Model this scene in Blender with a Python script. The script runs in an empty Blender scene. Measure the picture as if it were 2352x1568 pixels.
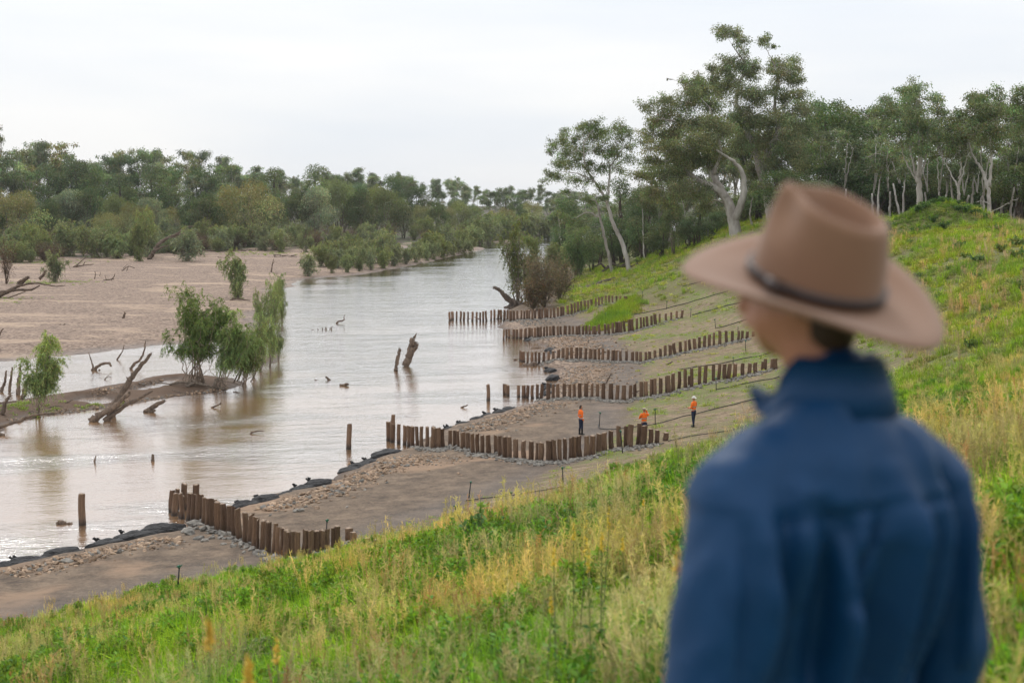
import bpy, math, random
import numpy as np
from mathutils import Vector, Matrix
R = math.radians
sc = bpy.context.scene
col = sc.collection

# ------------------------------------------------------------------ camera, sky, sun, exposure
FPX, CX, CY, HZ = 3267.0, 1176.0, 784.0, 440.0      # focal length and centre in photo units (2352 x 1568)
EYE = 15.5                                          # camera height above the river
PITCH = math.atan((CY - HZ) / FPX)
cam = bpy.data.cameras.new('camera'); camo = bpy.data.objects.new('camera', cam); col.objects.link(camo)
cam.sensor_width = 36; cam.lens = FPX / 2352 * 36
camo.location = (0, 0, EYE); camo.rotation_euler = (math.pi / 2 - PITCH, 0, 0)
cam.clip_start = 0.1; cam.clip_end = 6000
cam.dof.use_dof = True; cam.dof.focus_distance = 95; cam.dof.aperture_fstop = 2.5
sc.camera = camo
sc.view_settings.view_transform = 'Standard'; sc.view_settings.look = 'None'
sc.view_settings.exposure = 0.05; sc.view_settings.gamma = 1.0
SUN_EL, SUN_AZ = R(50), R(-22)      # azimuth from +Y towards +X : ahead and to the left
sun = bpy.data.lights.new('sun', 'SUN'); suno = bpy.data.objects.new('sun', sun); col.objects.link(suno)
sun.energy = 1.3; sun.angle = R(18); sun.color = (1, .965, .92)
sd = Vector((math.sin(SUN_AZ) * math.cos(SUN_EL), math.cos(SUN_AZ) * math.cos(SUN_EL), math.sin(SUN_EL)))
suno.rotation_euler = sd.to_track_quat('Z', 'Y').to_euler()
w = bpy.data.worlds.new('World'); sc.world = w; w.use_nodes = True
nt = w.node_tree; nt.nodes.clear()
def wn(t, **k):
    n = nt.nodes.new(t)
    for a, b in k.items(): setattr(n, a, b)
    return n
sky = wn('ShaderNodeTexSky', sky_type='NISHITA', sun_disc=False, sun_elevation=SUN_EL, sun_rotation=SUN_AZ)
bg1 = wn('ShaderNodeBackground'); bg1.inputs[1].default_value = 0.1; nt.links.new(sky.outputs[0], bg1.inputs[0])
tc = wn('ShaderNodeTexCoord')
mp = wn('ShaderNodeMapping'); mp.inputs['Scale'].default_value = (2.2, 2.2, 13); nt.links.new(tc.outputs['Generated'], mp.inputs[0])
nz = wn('ShaderNodeTexNoise'); nz.inputs['Scale'].default_value = 1.3; nz.inputs['Detail'].default_value = 4
nz.inputs['Roughness'].default_value = .45; nt.links.new(mp.outputs[0], nz.inputs['Vector'])
rp = wn('ShaderNodeValToRGB'); nt.links.new(nz.outputs[0], rp.inputs[0])
rp.color_ramp.elements[0].position = .34; rp.color_ramp.elements[0].color = (.86, .90, .955, 1)
rp.color_ramp.elements[1].position = .62; rp.color_ramp.elements[1].color = (1.0, 1.0, 1.0, 1)
bg2 = wn('ShaderNodeBackground'); nt.links.new(rp.outputs[0], bg2.inputs[0])
sx = wn('ShaderNodeSeparateXYZ'); nt.links.new(tc.outputs['Generated'], sx.inputs[0])
mr = wn('ShaderNodeMapRange'); mr.inputs[1].default_value = 0.0; mr.inputs[2].default_value = 1.0
mr.inputs[3].default_value = .92; mr.inputs[4].default_value = 1.75; nt.links.new(sx.outputs[2], mr.inputs[0])
nt.links.new(mr.outputs[0], bg2.inputs[1])
mx = wn('ShaderNodeMixShader'); mx.inputs[0].default_value = .95
nt.links.new(bg1.outputs[0], mx.inputs[1]); nt.links.new(bg2.outputs[0], mx.inputs[2])
wo = wn('ShaderNodeOutputWorld'); nt.links.new(mx.outputs[0], wo.inputs[0])

# ------------------------------------------------------------------ helpers
def ray(x, y):
    u = (x - CX) / FPX; v = (CY - y) / FPX
    return np.array([u, math.cos(PITCH) + v * math.sin(PITCH), v * math.cos(PITCH) - math.sin(PITCH)])
def atz(x, y, z=0.0):                               # point of the plane z seen at a photo position
    d = ray(x, y); t = (z - EYE) / d[2]
    return np.array([0, 0, EYE]) + d * t
def atd(x, y, dist):                                # point at a distance along Y seen at a photo position
    d = ray(x, y)
    return np.array([0, 0, EYE]) + d * dist / d[1]

def _h(ix, iy, s):
    n = (ix.astype(np.int64) * 374761393 + iy.astype(np.int64) * 668265263 + s * 974634777) & 0x7fffffff
    n = ((n ^ (n >> 13)) * 1274126177) & 0x7fffffff
    return ((n ^ (n >> 16)) & 0xffff) / 65535.0
def vnoise(x, y, s=0):
    x = np.asarray(x, float); y = np.asarray(y, float)
    ix = np.floor(x); iy = np.floor(y); fx = x - ix; fy = y - iy
    fx = fx * fx * (3 - 2 * fx); fy = fy * fy * (3 - 2 * fy)
    a = _h(ix, iy, s); b = _h(ix + 1, iy, s); c = _h(ix, iy + 1, s); d = _h(ix + 1, iy + 1, s)
    return (a * (1 - fx) + b * fx) * (1 - fy) + (c * (1 - fx) + d * fx) * fy
def fbm(x, y, s=0, o=4):
    r = 0; a = .5; t = 0
    for i in range(o):
        r = r + a * vnoise(x * 2 ** i + 17.3 * i, y * 2 ** i - 9.1 * i, s + i); t += a; a *= .5
    return r / t
def sstep(x, a, b):
    t = np.clip((np.asarray(x, float) - a) / (b - a), 0, 1); return t * t * (3 - 2 * t)

def newmesh(name, V, F, mats=None, smooth=False, midx=None, cols=None):
    """V (N,3); F list of face arrays (M,k); cols dict name -> (N,4)"""
    me = bpy.data.meshes.new(name)
    V = np.asarray(V, np.float32)
    if isinstance(F, np.ndarray): F = [F]
    F = [np.asarray(f, np.int32) for f in F if len(f)]
    loops = np.concatenate([f.ravel() for f in F]); tot = np.concatenate([np.full(len(f), f.shape[1], np.int32) for f in F])
    st = np.concatenate([[0], np.cumsum(tot)[:-1]]).astype(np.int32)
    me.vertices.add(len(V)); me.vertices.foreach_set('co', V.ravel())
    me.loops.add(len(loops)); me.loops.foreach_set('vertex_index', loops)
    me.polygons.add(len(tot)); me.polygons.foreach_set('loop_start', st); me.polygons.foreach_set('loop_total', tot)
    if smooth: me.polygons.foreach_set('use_smooth', np.ones(len(tot), bool))
    if midx is not None: me.polygons.foreach_set('material_index', np.asarray(midx, np.int32))
    for m in (mats or []): me.materials.append(m)
    for k, c in (cols or {}).items():
        at = me.attributes.new(k, 'FLOAT_COLOR', 'POINT'); at.data.foreach_set('color', np.asarray(c, np.float32).ravel())
    me.update(calc_edges=True); me.validate()
    return me
def link(name, me, parent=None, loc=None, rz=None, scale=None):
    o = bpy.data.objects.new(name, me); col.objects.link(o)
    if parent is not None: o.parent = parent
    if loc is not None: o.location = tuple(loc)
    if rz is not None: o.rotation_euler = (0, 0, rz)
    if scale is not None: o.scale = scale if hasattr(scale, '__len__') else (scale,) * 3
    return o
def tag(o, label=None, cat=None, group=None, kind=None):
    if label: o['label'] = label
    if cat: o['category'] = cat
    if group: o['group'] = group
    if kind: o['kind'] = kind
    return o
def empty(name, loc, rz=0, scale=1):
    o = bpy.data.objects.new(name, None); col.objects.link(o)
    o.location = tuple(loc); o.rotation_euler = (0, 0, rz)
    o.scale = scale if hasattr(scale, '__len__') else (scale,) * 3
    o.empty_display_size = .1
    return o
ORD = ['', 'first', 'second', 'third', 'fourth', 'fifth', 'sixth', 'seventh', 'eighth', 'ninth', 'tenth', 'eleventh', 'twelfth']
def nth(n):
    if n < len(ORD): return ORD[n]
    return '%d%s' % (n, 'th' if n % 100 in (11, 12, 13) else {1: 'st', 2: 'nd', 3: 'rd'}.get(n % 10, 'th'))

class MB:
    def __init__(s): s.V = []; s.Q = []; s.T = []; s.n = 0; s.C = []
    def add(s, V, Q=None, T=None, c=None):
        V = np.asarray(V, float)
        if Q is not None and len(Q): s.Q.append(np.asarray(Q) + s.n)
        if T is not None and len(T): s.T.append(np.asarray(T) + s.n)
        s.V.append(V); s.n += len(V)
        if c is not None:
            c = np.asarray(c, float)
            s.C.append(np.tile(c, (len(V), 1)) if c.ndim == 1 else c)
    def tube(s, P, r, n=6, c=None, jit=0, rng=None, ell=None):
        P = np.asarray(P, float); m = len(P); r = np.broadcast_to(np.asarray(r, float), (m,))
        d = np.gradient(P, axis=0); d /= np.linalg.norm(d, axis=1)[:, None] + 1e-9
        ref = np.array([0, 0, 1.0]) if abs(d[:, 2].mean()) < .8 else np.array([1.0, 0, 0])
        a = np.cross(d, ref); a /= np.linalg.norm(a, axis=1)[:, None] + 1e-9; b = np.cross(d, a)
        th = np.linspace(0, 2 * math.pi, n, endpoint=False)
        rr = r[:, None] * np.ones(n)
        if jit: rr = rr * (1 + jit * (rng.random((m, n)) - .5))
        V = P[:, None] + rr[..., None] * (np.cos(th)[None, :, None] * a[:, None] * (ell or 1) + np.sin(th)[None, :, None] * b[:, None])
        V = V.reshape(-1, 3)
        i = np.arange(m - 1)[:, None] * n; j = np.arange(n)[None]; k = (np.arange(n) + 1) % n
        Q = np.stack([i + j, i + k[None], i + n + k[None], i + n + j], -1).reshape(-1, 4)
        V = np.vstack([V, P[0], P[-1]]); c0 = m * n; c1 = c0 + 1
        T = np.vstack([np.stack([k, np.arange(n), np.full(n, c0)], 1), np.stack([(m - 1) * n + np.arange(n), (m - 1) * n + k, np.full(n, c1)], 1)])
        s.add(V, Q, T, c)
    def mesh(s, name, mats=None, smooth=False, cname='col'):
        F = []
        if s.Q: F.append(np.vstack(s.Q))
        if s.T: F.append(np.vstack(s.T))
        return newmesh(name, np.vstack(s.V), F, mats, smooth, cols={cname: np.vstack(s.C)} if s.C else None)

def curve(P, n=8, wob=0, rng=None):
    """Catmull-Rom through P"""
    P = np.asarray(P, float)
    if len(P) == 2:
        t = np.linspace(0, 1, n)[:, None]; Q = P[0] * (1 - t) + P[1] * t
    else:
        E = np.vstack([2 * P[0] - P[1], P, 2 * P[-1] - P[-2]]); out = []
        per = max(2, n // (len(P) - 1))
        for i in range(1, len(E) - 2):
            t = np.linspace(0, 1, per, endpoint=False)[:, None]
            out.append(.5 * (2 * E[i] + (E[i + 1] - E[i - 1]) * t + (2 * E[i - 1] - 5 * E[i] + 4 * E[i + 1] - E[i + 2]) * t ** 2 + (3 * E[i] - E[i - 1] - 3 * E[i + 1] + E[i + 2]) * t ** 3))
        Q = np.vstack(out + [P[-1:]])
    if wob and rng is not None:
        Q[1:-1] += rng.normal(0, wob, Q[1:-1].shape)
    return Q

# ------------------------------------------------------------------ materials
class Mat:
    def __init__(s, name):
        s.m = bpy.data.materials.new(name); s.m.use_nodes = True; s.t = s.m.node_tree; s.t.nodes.clear()
        s.out = s.t.nodes.new('ShaderNodeOutputMaterial')
    def n(s, t, ins=None, **k):
        x = s.t.nodes.new(t)
        for a, b in k.items(): setattr(x, a, b)
        for a, b in (ins or {}).items(): s.set(x.inputs[a], b)
        return x
    def set(s, sock, v):
        if isinstance(v, bpy.types.NodeSocket): s.t.links.new(v, sock)
        elif isinstance(v, bpy.types.Node): s.t.links.new(v.outputs[0], sock)
        else:
            if hasattr(v, '__len__') and len(v) == 3 and sock.type == 'RGBA': v = (*v, 1)
            sock.default_value = v
    def mix(s, f, a, b, mode='MIX'):
        x = s.n('ShaderNodeMix', data_type='RGBA', blend_type=mode)
        s.set(x.inputs[0], f); s.set(x.inputs[6], a); s.set(x.inputs[7], b); return x.outputs[2]
    def math(s, op, a, b=0.0, clamp=False):
        x = s.n('ShaderNodeMath', operation=op, use_clamp=clamp); s.set(x.inputs[0], a); s.set(x.inputs[1], b); return x.outputs[0]
    def noise(s, vec, scale, detail=4, rough=.55, out=0):
        x = s.n('ShaderNodeTexNoise', {'Scale': scale, 'Detail': detail, 'Roughness': rough})
        if vec is not None: s.set(x.inputs['Vector'], vec)
        return x.outputs[out]
    def ramp(s, f, stops):
        x = s.n('ShaderNodeValToRGB'); s.set(x.inputs[0], f); e = x.color_ramp.elements
        e[0].position, e[0].color = stops[0][0], (*stops[0][1], 1); e[1].position, e[1].color = stops[-1][0], (*stops[-1][1], 1)
        for p, c in stops[1:-1]:
            q = e.new(p); q.color = (*c, 1)
        return x.outputs[0]
    def sr(s, f, a, b):                              # smooth range to 0..1
        x = s.n('ShaderNodeMapRange', interpolation_type='SMOOTHSTEP'); s.set(x.inputs[0], f); s.set(x.inputs[1], a); s.set(x.inputs[2], b); return x.outputs[0]
    def mapping(s, vec, scale=(1, 1, 1), rot=(0, 0, 0)):
        return s.n('ShaderNodeMapping', {'Vector': vec, 'Scale': scale, 'Rotation': rot}).outputs[0]
    def bsdf(s, colr, rough=.8, bump=None, bs=.3, dist=.02, spec=.3, **k):
        b = s.n('ShaderNodeBsdfPrincipled', {'Base Color': colr, 'Roughness': rough, 'Specular IOR Level': spec, **k})
        if bump is not None:
            x = s.n('ShaderNodeBump', {'Height': bump, 'Strength': bs, 'Distance': dist}); s.t.links.new(x.outputs[0], b.inputs['Normal'])
        s.t.links.new(b.outputs[0], s.out.inputs[0]); return s.m
    def pos(s): return s.n('ShaderNodeNewGeometry').outputs['Position']
    def objc(s): return s.n('ShaderNodeTexCoord').outputs['Object']
    def attr(s, name, typ='GEOMETRY'): return s.n('ShaderNodeAttribute', attribute_name=name, attribute_type=typ)
    def rnd(s): return s.n('ShaderNodeObjectInfo').outputs['Random']

def leaf_mat(name, trans=.3, attr='col', inst=False, rough=.6, var=.25):
    M = Mat(name)
    c = M.attr(attr).outputs['Color']
    if inst:
        c = M.mix(1.0, c, M.attr('tint', 'INSTANCER').outputs['Color'], 'MULTIPLY')
    else:
        r = M.rnd()
        hs = M.n('ShaderNodeHueSaturation', {'Hue': M.math('ADD', M.math('MULTIPLY', r, .03), .485), 'Saturation': M.math('ADD', M.math('MULTIPLY', r, -.2), 1.1),
                 'Value': M.math('ADD', M.math('MULTIPLY', M.math('FRACT', M.math('MULTIPLY', r, 7.3)), var * 2), 1 - var), 'Color': c})
        c = hs.outputs[0]
    d = M.n('ShaderNodeBsdfPrincipled', {'Base Color': c, 'Roughness': rough, 'Specular IOR Level': .15})
    t = M.n('ShaderNodeBsdfTranslucent', {'Color': M.mix(1.0, c, (1.25, 1.3, .7), 'MULTIPLY')})
    x = M.n('ShaderNodeMixShader', {0: trans, 1: d, 2: t}); M.t.links.new(x.outputs[0], M.out.inputs[0])
    return M.m
def bark_mat(name, c1, c2, sc_=3.0, stretch=.25, rough=.85, bs=.5):
    M = Mat(name); v = M.mapping(M.pos(), (1, 1, stretch))
    f = M.noise(v, sc_, 6, .65)
    c = M.ramp(f, [(.3, c1), (.52, tuple((a + b) / 2 for a, b in zip(c1, c2))), (.7, c2)])
    c = M.mix(M.math('MULTIPLY', M.rnd(), .35), c, c1)
    return M.bsdf(c, rough, f, bs, .03)

m_leaf = leaf_mat('leaves')
m_grassblade = leaf_mat('grass_blades', .35, inst=True)
m_gumbark = bark_mat('pale_gum_bark', (.20, .17, .145), (.60, .57, .53), .9, .35, bs=.2)
m_darkbark = bark_mat('dark_bark', (.045, .034, .026), (.15, .115, .09), 3)
m_stem = bark_mat('twig_bark', (.10, .08, .06), (.27, .22, .17), 3)
m_dead = bark_mat('weathered_dead_wood', (.060, .042, .031), (.23, .165, .12), 5, .6)
m_drift = bark_mat('grey_driftwood', (.075, .058, .045), (.24, .19, .15), 5, .6)

def pile_mat():
    M = Mat('timber_pile_bark'); p = M.objc()
    v = M.mapping(p, (1, 1, .13)); r = M.rnd()
    off = M.n('ShaderNodeVectorMath', {0: v, 1: M.n('ShaderNodeCombineXYZ', {0: M.math('MULTIPLY', r, 31), 1: 0.0, 2: 0.0}).outputs[0]}, operation='ADD').outputs[0]
    f = M.noise(off, 9, 6, .7); g = M.noise(off, 22, 3, .7); lo = M.noise(off, 3.0, 3, .6)
    c = M.ramp(M.math('ADD', M.math('MULTIPLY', f, .7), M.math('MULTIPLY', g, .3)), [(.34, (.055, .033, .021)), (.46, (.155, .092, .058)), (.58, (.265, .168, .107)), (.70, (.40, .28, .19))])
    c = M.mix(M.math('MULTIPLY', M.sr(lo, .5, .68), .5), c, (.29, .195, .13))
    c = M.mix(M.math('MULTIPLY', M.math('FRACT', M.math('MULTIPLY', r, 5.7)), .85), c, M.mix(1.0, c, (.42, .38, .36), 'MULTIPLY'))
    c = M.mix(M.math('MULTIPLY', M.sr(M.math('FRACT', M.math('MULTIPLY', r, 11.3)), .6, 1.0), .5), c, M.mix(1.0, c, (1.7, 1.65, 1.55), 'MULTIPLY'))
    sz = M.n('ShaderNodeSeparateXYZ', {0: p}).outputs[2]
    wet = M.math('SUBTRACT', 1.0, M.sr(M.math('ADD', sz, M.math('MULTIPLY', f, .3)), .12, .5))
    wet = M.math('MULTIPLY', wet, M.attr('wet', 'OBJECT').outputs['Fac'])
    c = M.mix(wet, c, (.018, .013, .010))
    return M.bsdf(c, M.math('SUBTRACT', .85, M.math('MULTIPLY', wet, .45)), M.math('ADD', f, M.math('MULTIPLY', g, .5)), .9, .05)
m_pile = pile_mat()
M = Mat('sawn_pile_end'); f = M.noise(M.objc(), 12, 5, .7)
m_cut = M.bsdf(M.ramp(f, [(.3, (.20, .14, .10)), (.7, (.46, .35, .26))]), .85, f, .3)

def rock_mat(name, c1, c2, c3):
    M = Mat(name); f = M.noise(M.pos(), 5, 6, .65); r = M.rnd(); p2 = M.noise(M.pos(), .8, 2)
    c = M.ramp(f, [(.3, c1), (.5, c2), (.72, c3)])
    c = M.mix(M.sr(r, .0, 1.0), M.mix(1.0, c, (.75, .73, .70), 'MULTIPLY'), M.mix(1.0, c, (1.2, 1.15, 1.08), 'MULTIPLY'))
    return M.bsdf(c, .85, f, .5, .03)
m_rockg = rock_mat('grey_rock', (.09, .085, .08), (.18, .172, .16), (.30, .285, .265))
m_rockb = rock_mat('brown_rock', (.12, .083, .058), (.27, .195, .14), (.42, .32, .235))
# ------------------------------------------------------------------ the land
def poly_px(L, z=0.0): return np.array([atz(x, y, z)[:2] for x, y in L])
TOE = poly_px([(0, 1425), (200, 1392), (410, 1340), (650, 1290), (860, 1228), (1000, 1185), (1120, 1140), (1250, 1085), (1320, 1055), (1400, 1000), (1440, 925), (1462, 840),
               (1395, 768), (1330, 735), (1272, 722), (1262, 702), (1280, 672), (1300, 645), (1330, 615), (1370, 590), (1420, 570)], .9)
TOE = np.vstack([[-90, -60], [-52, -2], TOE, TOE[-1] + [60, 200], TOE[-1] + [500, 1500]])
SHR = poly_px([(-600, 1460), (-150, 1335), (0, 1302), (230, 1248), (400, 1222), (475, 1188), (545, 1163), (650, 1132), (760, 1108), (790, 1085), (860, 1052), (925, 1034), (1020, 988), (1100, 961), (1185, 938), (1250, 912),
               (1272, 880), (1268, 850), (1235, 838), (1262, 812), (1250, 795), (1195, 775), (1150, 752), (1165, 722), (1172, 706), (1215, 690), (1245, 660), (1275, 625), (1310, 592), (1350, 566), (1410, 552)])
SHR = np.vstack([[-130, -60], SHR, SHR[-1] + [70, 200], SHR[-1] + [520, 1500]])
BAR = np.vstack([poly_px([(-1400, 980), (-500, 880), (0, 830), (180, 815), (370, 792), (520, 786), (585, 772), (592, 740), (640, 690), (662, 655), (690, 641), (750, 637), (850, 629), (930, 613), (1000, 598), (1075, 581), (1112, 573),
               (1100, 567), (1020, 570), (930, 580), (905, 575), (960, 564), (1060, 560), (1125, 556), (1180, 560), (1230, 549), (1330, 543)]), [[260, 1500], [-1100, 1500], [-1100, 120]]])
ISL = [poly_px([(-900, 1150), (0, 997), (20, 976), (94, 954), (181, 948), (269, 934), (370, 917), (470, 903), (524, 897), (560, 880), (524, 868), (430, 858), (370, 864), (289, 880), (181, 898), (84, 910), (0, 930), (-900, 1050)]),
       poly_px([(520, 838), (560, 826), (600, 824), (640, 815), (640, 832), (600, 838), (560, 842)]),
       poly_px([(1080, 553), (1140, 550), (1150, 546), (1060, 547)])]
POOL = [poly_px([(175, 928), (185, 915), (235, 912), (255, 920), (225, 930)]), poly_px([(290, 902), (340, 888), (405, 872), (412, 878), (370, 894), (320, 905)])]

def pdist(P, A, closed=False):
    P = np.asarray(P, float); d = np.full(len(P), 1e18)
    B = np.vstack([A, A[:1]]) if closed else A
    for a, b in zip(B[:-1], B[1:]):
        ab = b - a; t = np.clip(((P - a) @ ab) / (ab @ ab + 1e-12), 0, 1)
        d = np.minimum(d, ((P - a - t[:, None] * ab) ** 2).sum(1))
    return np.sqrt(d)
def inside(P, A):
    x, y = P[:, 0], P[:, 1]; c = np.zeros(len(P), bool)
    for (x1, y1), (x2, y2) in zip(A, np.roll(A, -1, 0)):
        if y1 == y2: continue
        c ^= ((y1 > y) != (y2 > y)) & (x < (x2 - x1) * (y - y1) / (y2 - y1) + x1)
    return c
def sd_poly(P, A): return np.where(inside(P, A), 1, -1) * pdist(P, A, True)
SHRP = np.vstack([SHR, [[3000, 1500], [3000, -60]]]); TOEP = np.vstack([TOE, [[3000, 1500], [3000, -60]]])

def land(P):
    x, y = P[:, 0], P[:, 1]
    s = sd_poly(P, TOEP); dR = sd_poly(P, SHRP)
    n1 = fbm(x / 9, y / 9, 3) - .5; n2 = fbm(x / 1.7, y / 1.7, 9, 3) - .5
    dRn = dR + n2 * 1.3
    fr = np.clip(dR / np.maximum(dR - s, .01), 0, 1)
    bench = .30 * np.clip(dRn / 1.2, 0, 1) + .6 * fr + n2 * .10 + n1 * .15
    bench = np.where(dR > -3, np.where(dRn > 0, bench, dRn * .35), -1.5)
    wB = sstep(y, 40, 90)
    sp = np.maximum(s, 0)
    A = .22 * np.minimum(sp, 6) + .315 * np.clip(sp - 6, 0, 36) + .06 * np.clip(sp - 42, 0, 30)
    B = .155 * np.minimum(sp, 10) + .44 * np.clip(sp - 10, 0, 22.5) + .02 * np.clip(sp - 32.5, 0, 60)
    # round the crest
    B = np.where(sp > 26, .155 * 10 + .44 * 16 + (1 - np.exp(-(sp - 26) / 7.5)) * .44 * 7.5 - .055 * np.clip(sp - 37, 0, 90), B)
    prof = A * (1 - wB) + B * wB
    bank = .9 + prof + sstep(sp, 0, 12) * (n1 * .9 + n2 * .16)
    mound = 2.3 * np.exp(-(((x - 45.5) / 5.2) ** 2 + ((y - 152) / 5) ** 2) ** 1.5)
    right = np.where(s > 0, bank + mound, bench)
    right = np.where(dRn < 0, np.maximum(dRn * .35, -1.6), right)
    sb = sd_poly(P, BAR) + n2 * 2.0 + n1 * 3
    left = np.where(sb > 0, np.minimum(sb * .05, .55) + .006 * np.clip(sb - 20, 0, 250) + n1 * .35 * np.clip(sb / 10, 0, 1), sb * .25)
    z = np.maximum(right, np.maximum(left, -1.6))
    for k, A_ in enumerate(ISL):
        d = sd_poly(P, A_) + n2 * (1.0 if k < 1 else .6)
        z = np.maximum(z, np.where(d > 0, np.minimum(d * .14, .42) + n2 * .12 + .03, np.maximum(d * .3, -1.6)))
    for A_ in POOL:
        d = sd_poly(P, A_) + n2 * 1.2
        z = np.where(d > -.6, np.minimum(z, -.12 * d - .02), z)
    return z, s, dR, sb

def axis(lo, a, b, hi, st, g):
    L = list(np.arange(a, b, st)); d = st; p = a
    left = []
    while p > lo: d *= g; p -= d; left.append(p)
    d = st; p = L[-1]
    while p < hi: d *= g; p += d; L.append(p)
    return np.array(left[::-1] + L)
GX = axis(-900, -42, 34, 1100, .36, 1.035); GY = axis(-40, 4, 112, 2600, .42, 1.0125)
XX, YY = np.meshgrid(GX, GY); PP = np.stack([XX.ravel(), YY.ravel()], 1)
GZ, GS, GD, GB = land(PP)
GZ = GZ.reshape(XX.shape)
def Hs(x, y):
    x = np.atleast_1d(np.asarray(x, float)); y = np.atleast_1d(np.asarray(y, float))
    i = np.clip(np.searchsorted(GX, x) - 1, 0, len(GX) - 2); j = np.clip(np.searchsorted(GY, y) - 1, 0, len(GY) - 2)
    fx = np.clip((x - GX[i]) / (GX[i + 1] - GX[i]), 0, 1); fy = np.clip((y - GY[j]) / (GY[j + 1] - GY[j]), 0, 1)
    return (GZ[j, i] * (1 - fx) + GZ[j, i + 1] * fx) * (1 - fy) + (GZ[j + 1, i] * (1 - fx) + GZ[j + 1, i + 1] * fx) * fy
def H1(x, y): return float(Hs(x, y)[0])
TT = np.geomspace(1.5, 1400, 2600)
def hit(x, y, water=True):
    d = ray(x, y); X = d[0] * TT; Y = d[1] * TT; Z = EYE + d[2] * TT
    h = Hs(X, Y)
    if water: h = np.maximum(h, 0)
    b = np.nonzero(Z < h)[0]
    if not len(b): return None
    k = b[0]
    if k == 0: t = TT[0]
    else:
        g0 = Z[k - 1] - h[k - 1]; g1 = Z[k] - h[k]; t = TT[k - 1] + (TT[k] - TT[k - 1]) * g0 / (g0 - g1)
    return np.array([d[0] * t, d[1] * t, max(EYE + d[2] * t, -5)])
def hits(L): return np.array([hit(x, y) for x, y in L])

# cover masks: where gravel, mud, mulch, grass, forest litter lie
GL = np.array([p[:2] for p in hits([(0, 1446), (200, 1398), (410, 1348), (650, 1300), (900, 1242), (1100, 1200), (1300, 1136), (1450, 1085), (1580, 1035), (1700, 985), (1790, 940), (1950, 905), (2100, 850), (2220, 790), (2352, 690)])])
GL = np.vstack([[-90, 0], [-50, 20], GL, GL[-1] + [10, 14], GL[-1] + [60, 30]])
GLP = np.vstack([GL, [[3000, 200], [3000, -60], [-90, -60]]])
x, y = PP[:, 0], PP[:, 1]
gsd = sd_poly(PP, GLP)                                   # > 0 inside the tall grass
nA = fbm(x / 6, y / 6, 21) - .5; nB = fbm(x / 1.6, y / 1.6, 33, 3) - .5
tall = sstep(gsd + nA * 5 + nB * 2, -1.2, 1.5) * (GS > -.5)
crest = sstep(GS + nA * 8, 17, 23) * sstep(y, 60, 90)
upst = sstep(y + nA * 20, 160, 185) * (GS > 1)
green = np.maximum(np.maximum(tall, crest * .85), upst * .9) * sstep(GS + nB * 1.5, -1.2, .8)
mulch = sstep(GS + nB * 2, -.2, 1.2) * (1 - green)
mud = sstep(GD, 0, .6) * (1 - sstep(GS + nB * 2, -.2, 1.2))
bar = sstep(GB, -3, 0) * (GD < -1)
BK = np.array([atz(px, py, .8)[:2] for px, py in [(-300, 640), (0, 598), (100, 590), (230, 588), (420, 578), (560, 572), (700, 570), (800, 568), (900, 560), (1060, 553), (1300, 545)]])
litter = sstep((y - np.interp(x, BK[:, 0], BK[:, 1])) + nA * 60 + nB * 14, -4, 14) * (GS < -3)
litter = np.maximum(litter, sstep(GS + nA * 20, 30, 40) * sstep(y, 165, 190))
lith = litter
wet = np.clip(1 - sstep(GZ.ravel(), .02, .22), 0, 1) * .9
toewet = np.exp(-((GS + .8 + nB * 1.5) / 1.7) ** 2) * (y < 185)
wet = np.maximum(wet, toewet * .75)
rubble = np.clip(np.exp(-((GD - 2.0) / 1.9) ** 2) * sstep(y, 90, 108) * .9 + np.exp(-((GD - .9) / .9) ** 2) * .5, 0, 1) * (GD > -.5) * (y < 180)
greenbit = np.maximum(sstep(fbm(x / 3.2 + y / 14, y / 5.5, 50), .50, .62), .8 * sstep(GS + nA * 7, 9, 17) * sstep(fbm(x / 1.5, y / 2.5, 52), .42, .6)) * mulch
sp_ = poly_px([(1345, 745), (1360, 728), (1450, 700), (1470, 715), (1440, 738), (1380, 748)], 1.5)
clump = sstep(sd_poly(PP, sp_) + nB * 2, -.6, .8)
green = np.maximum(green, clump); mulch = mulch * (1 - clump)
C1 = np.stack([bar, mud, mulch, green], 1); C2 = np.stack([wet, litter, rubble, greenbit], 1)
ny, nx = XX.shape
i, j = np.meshgrid(np.arange(nx - 1), np.arange(ny - 1)); a = (j * nx + i).ravel()
Fq = np.stack([a, a + 1, a + nx + 1, a + nx], 1)

M = Mat('ground_cover'); P = M.pos()
a1 = M.attr('c1'); a2 = M.attr('c2')
s1 = M.n('ShaderNodeSeparateColor', {0: a1.outputs['Color']}); s2 = M.n('ShaderNodeSeparateColor', {0: a2.outputs['Color']})
kbar, kmud, kmul, kgrn = s1.outputs[0], s1.outputs[1], s1.outputs[2], a1.outputs['Alpha']
kwet, klit, krub, kgb = s2.outputs[0], s2.outputs[1], s2.outputs[2], a2.outputs['Alpha']
n_s = M.noise(P, 7, 5, .65); n_m = M.noise(P, .9, 5, .6); n_l = M.noise(P, .12, 4, .55); n_f = M.noise(P, 28, 3, .7)
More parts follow.
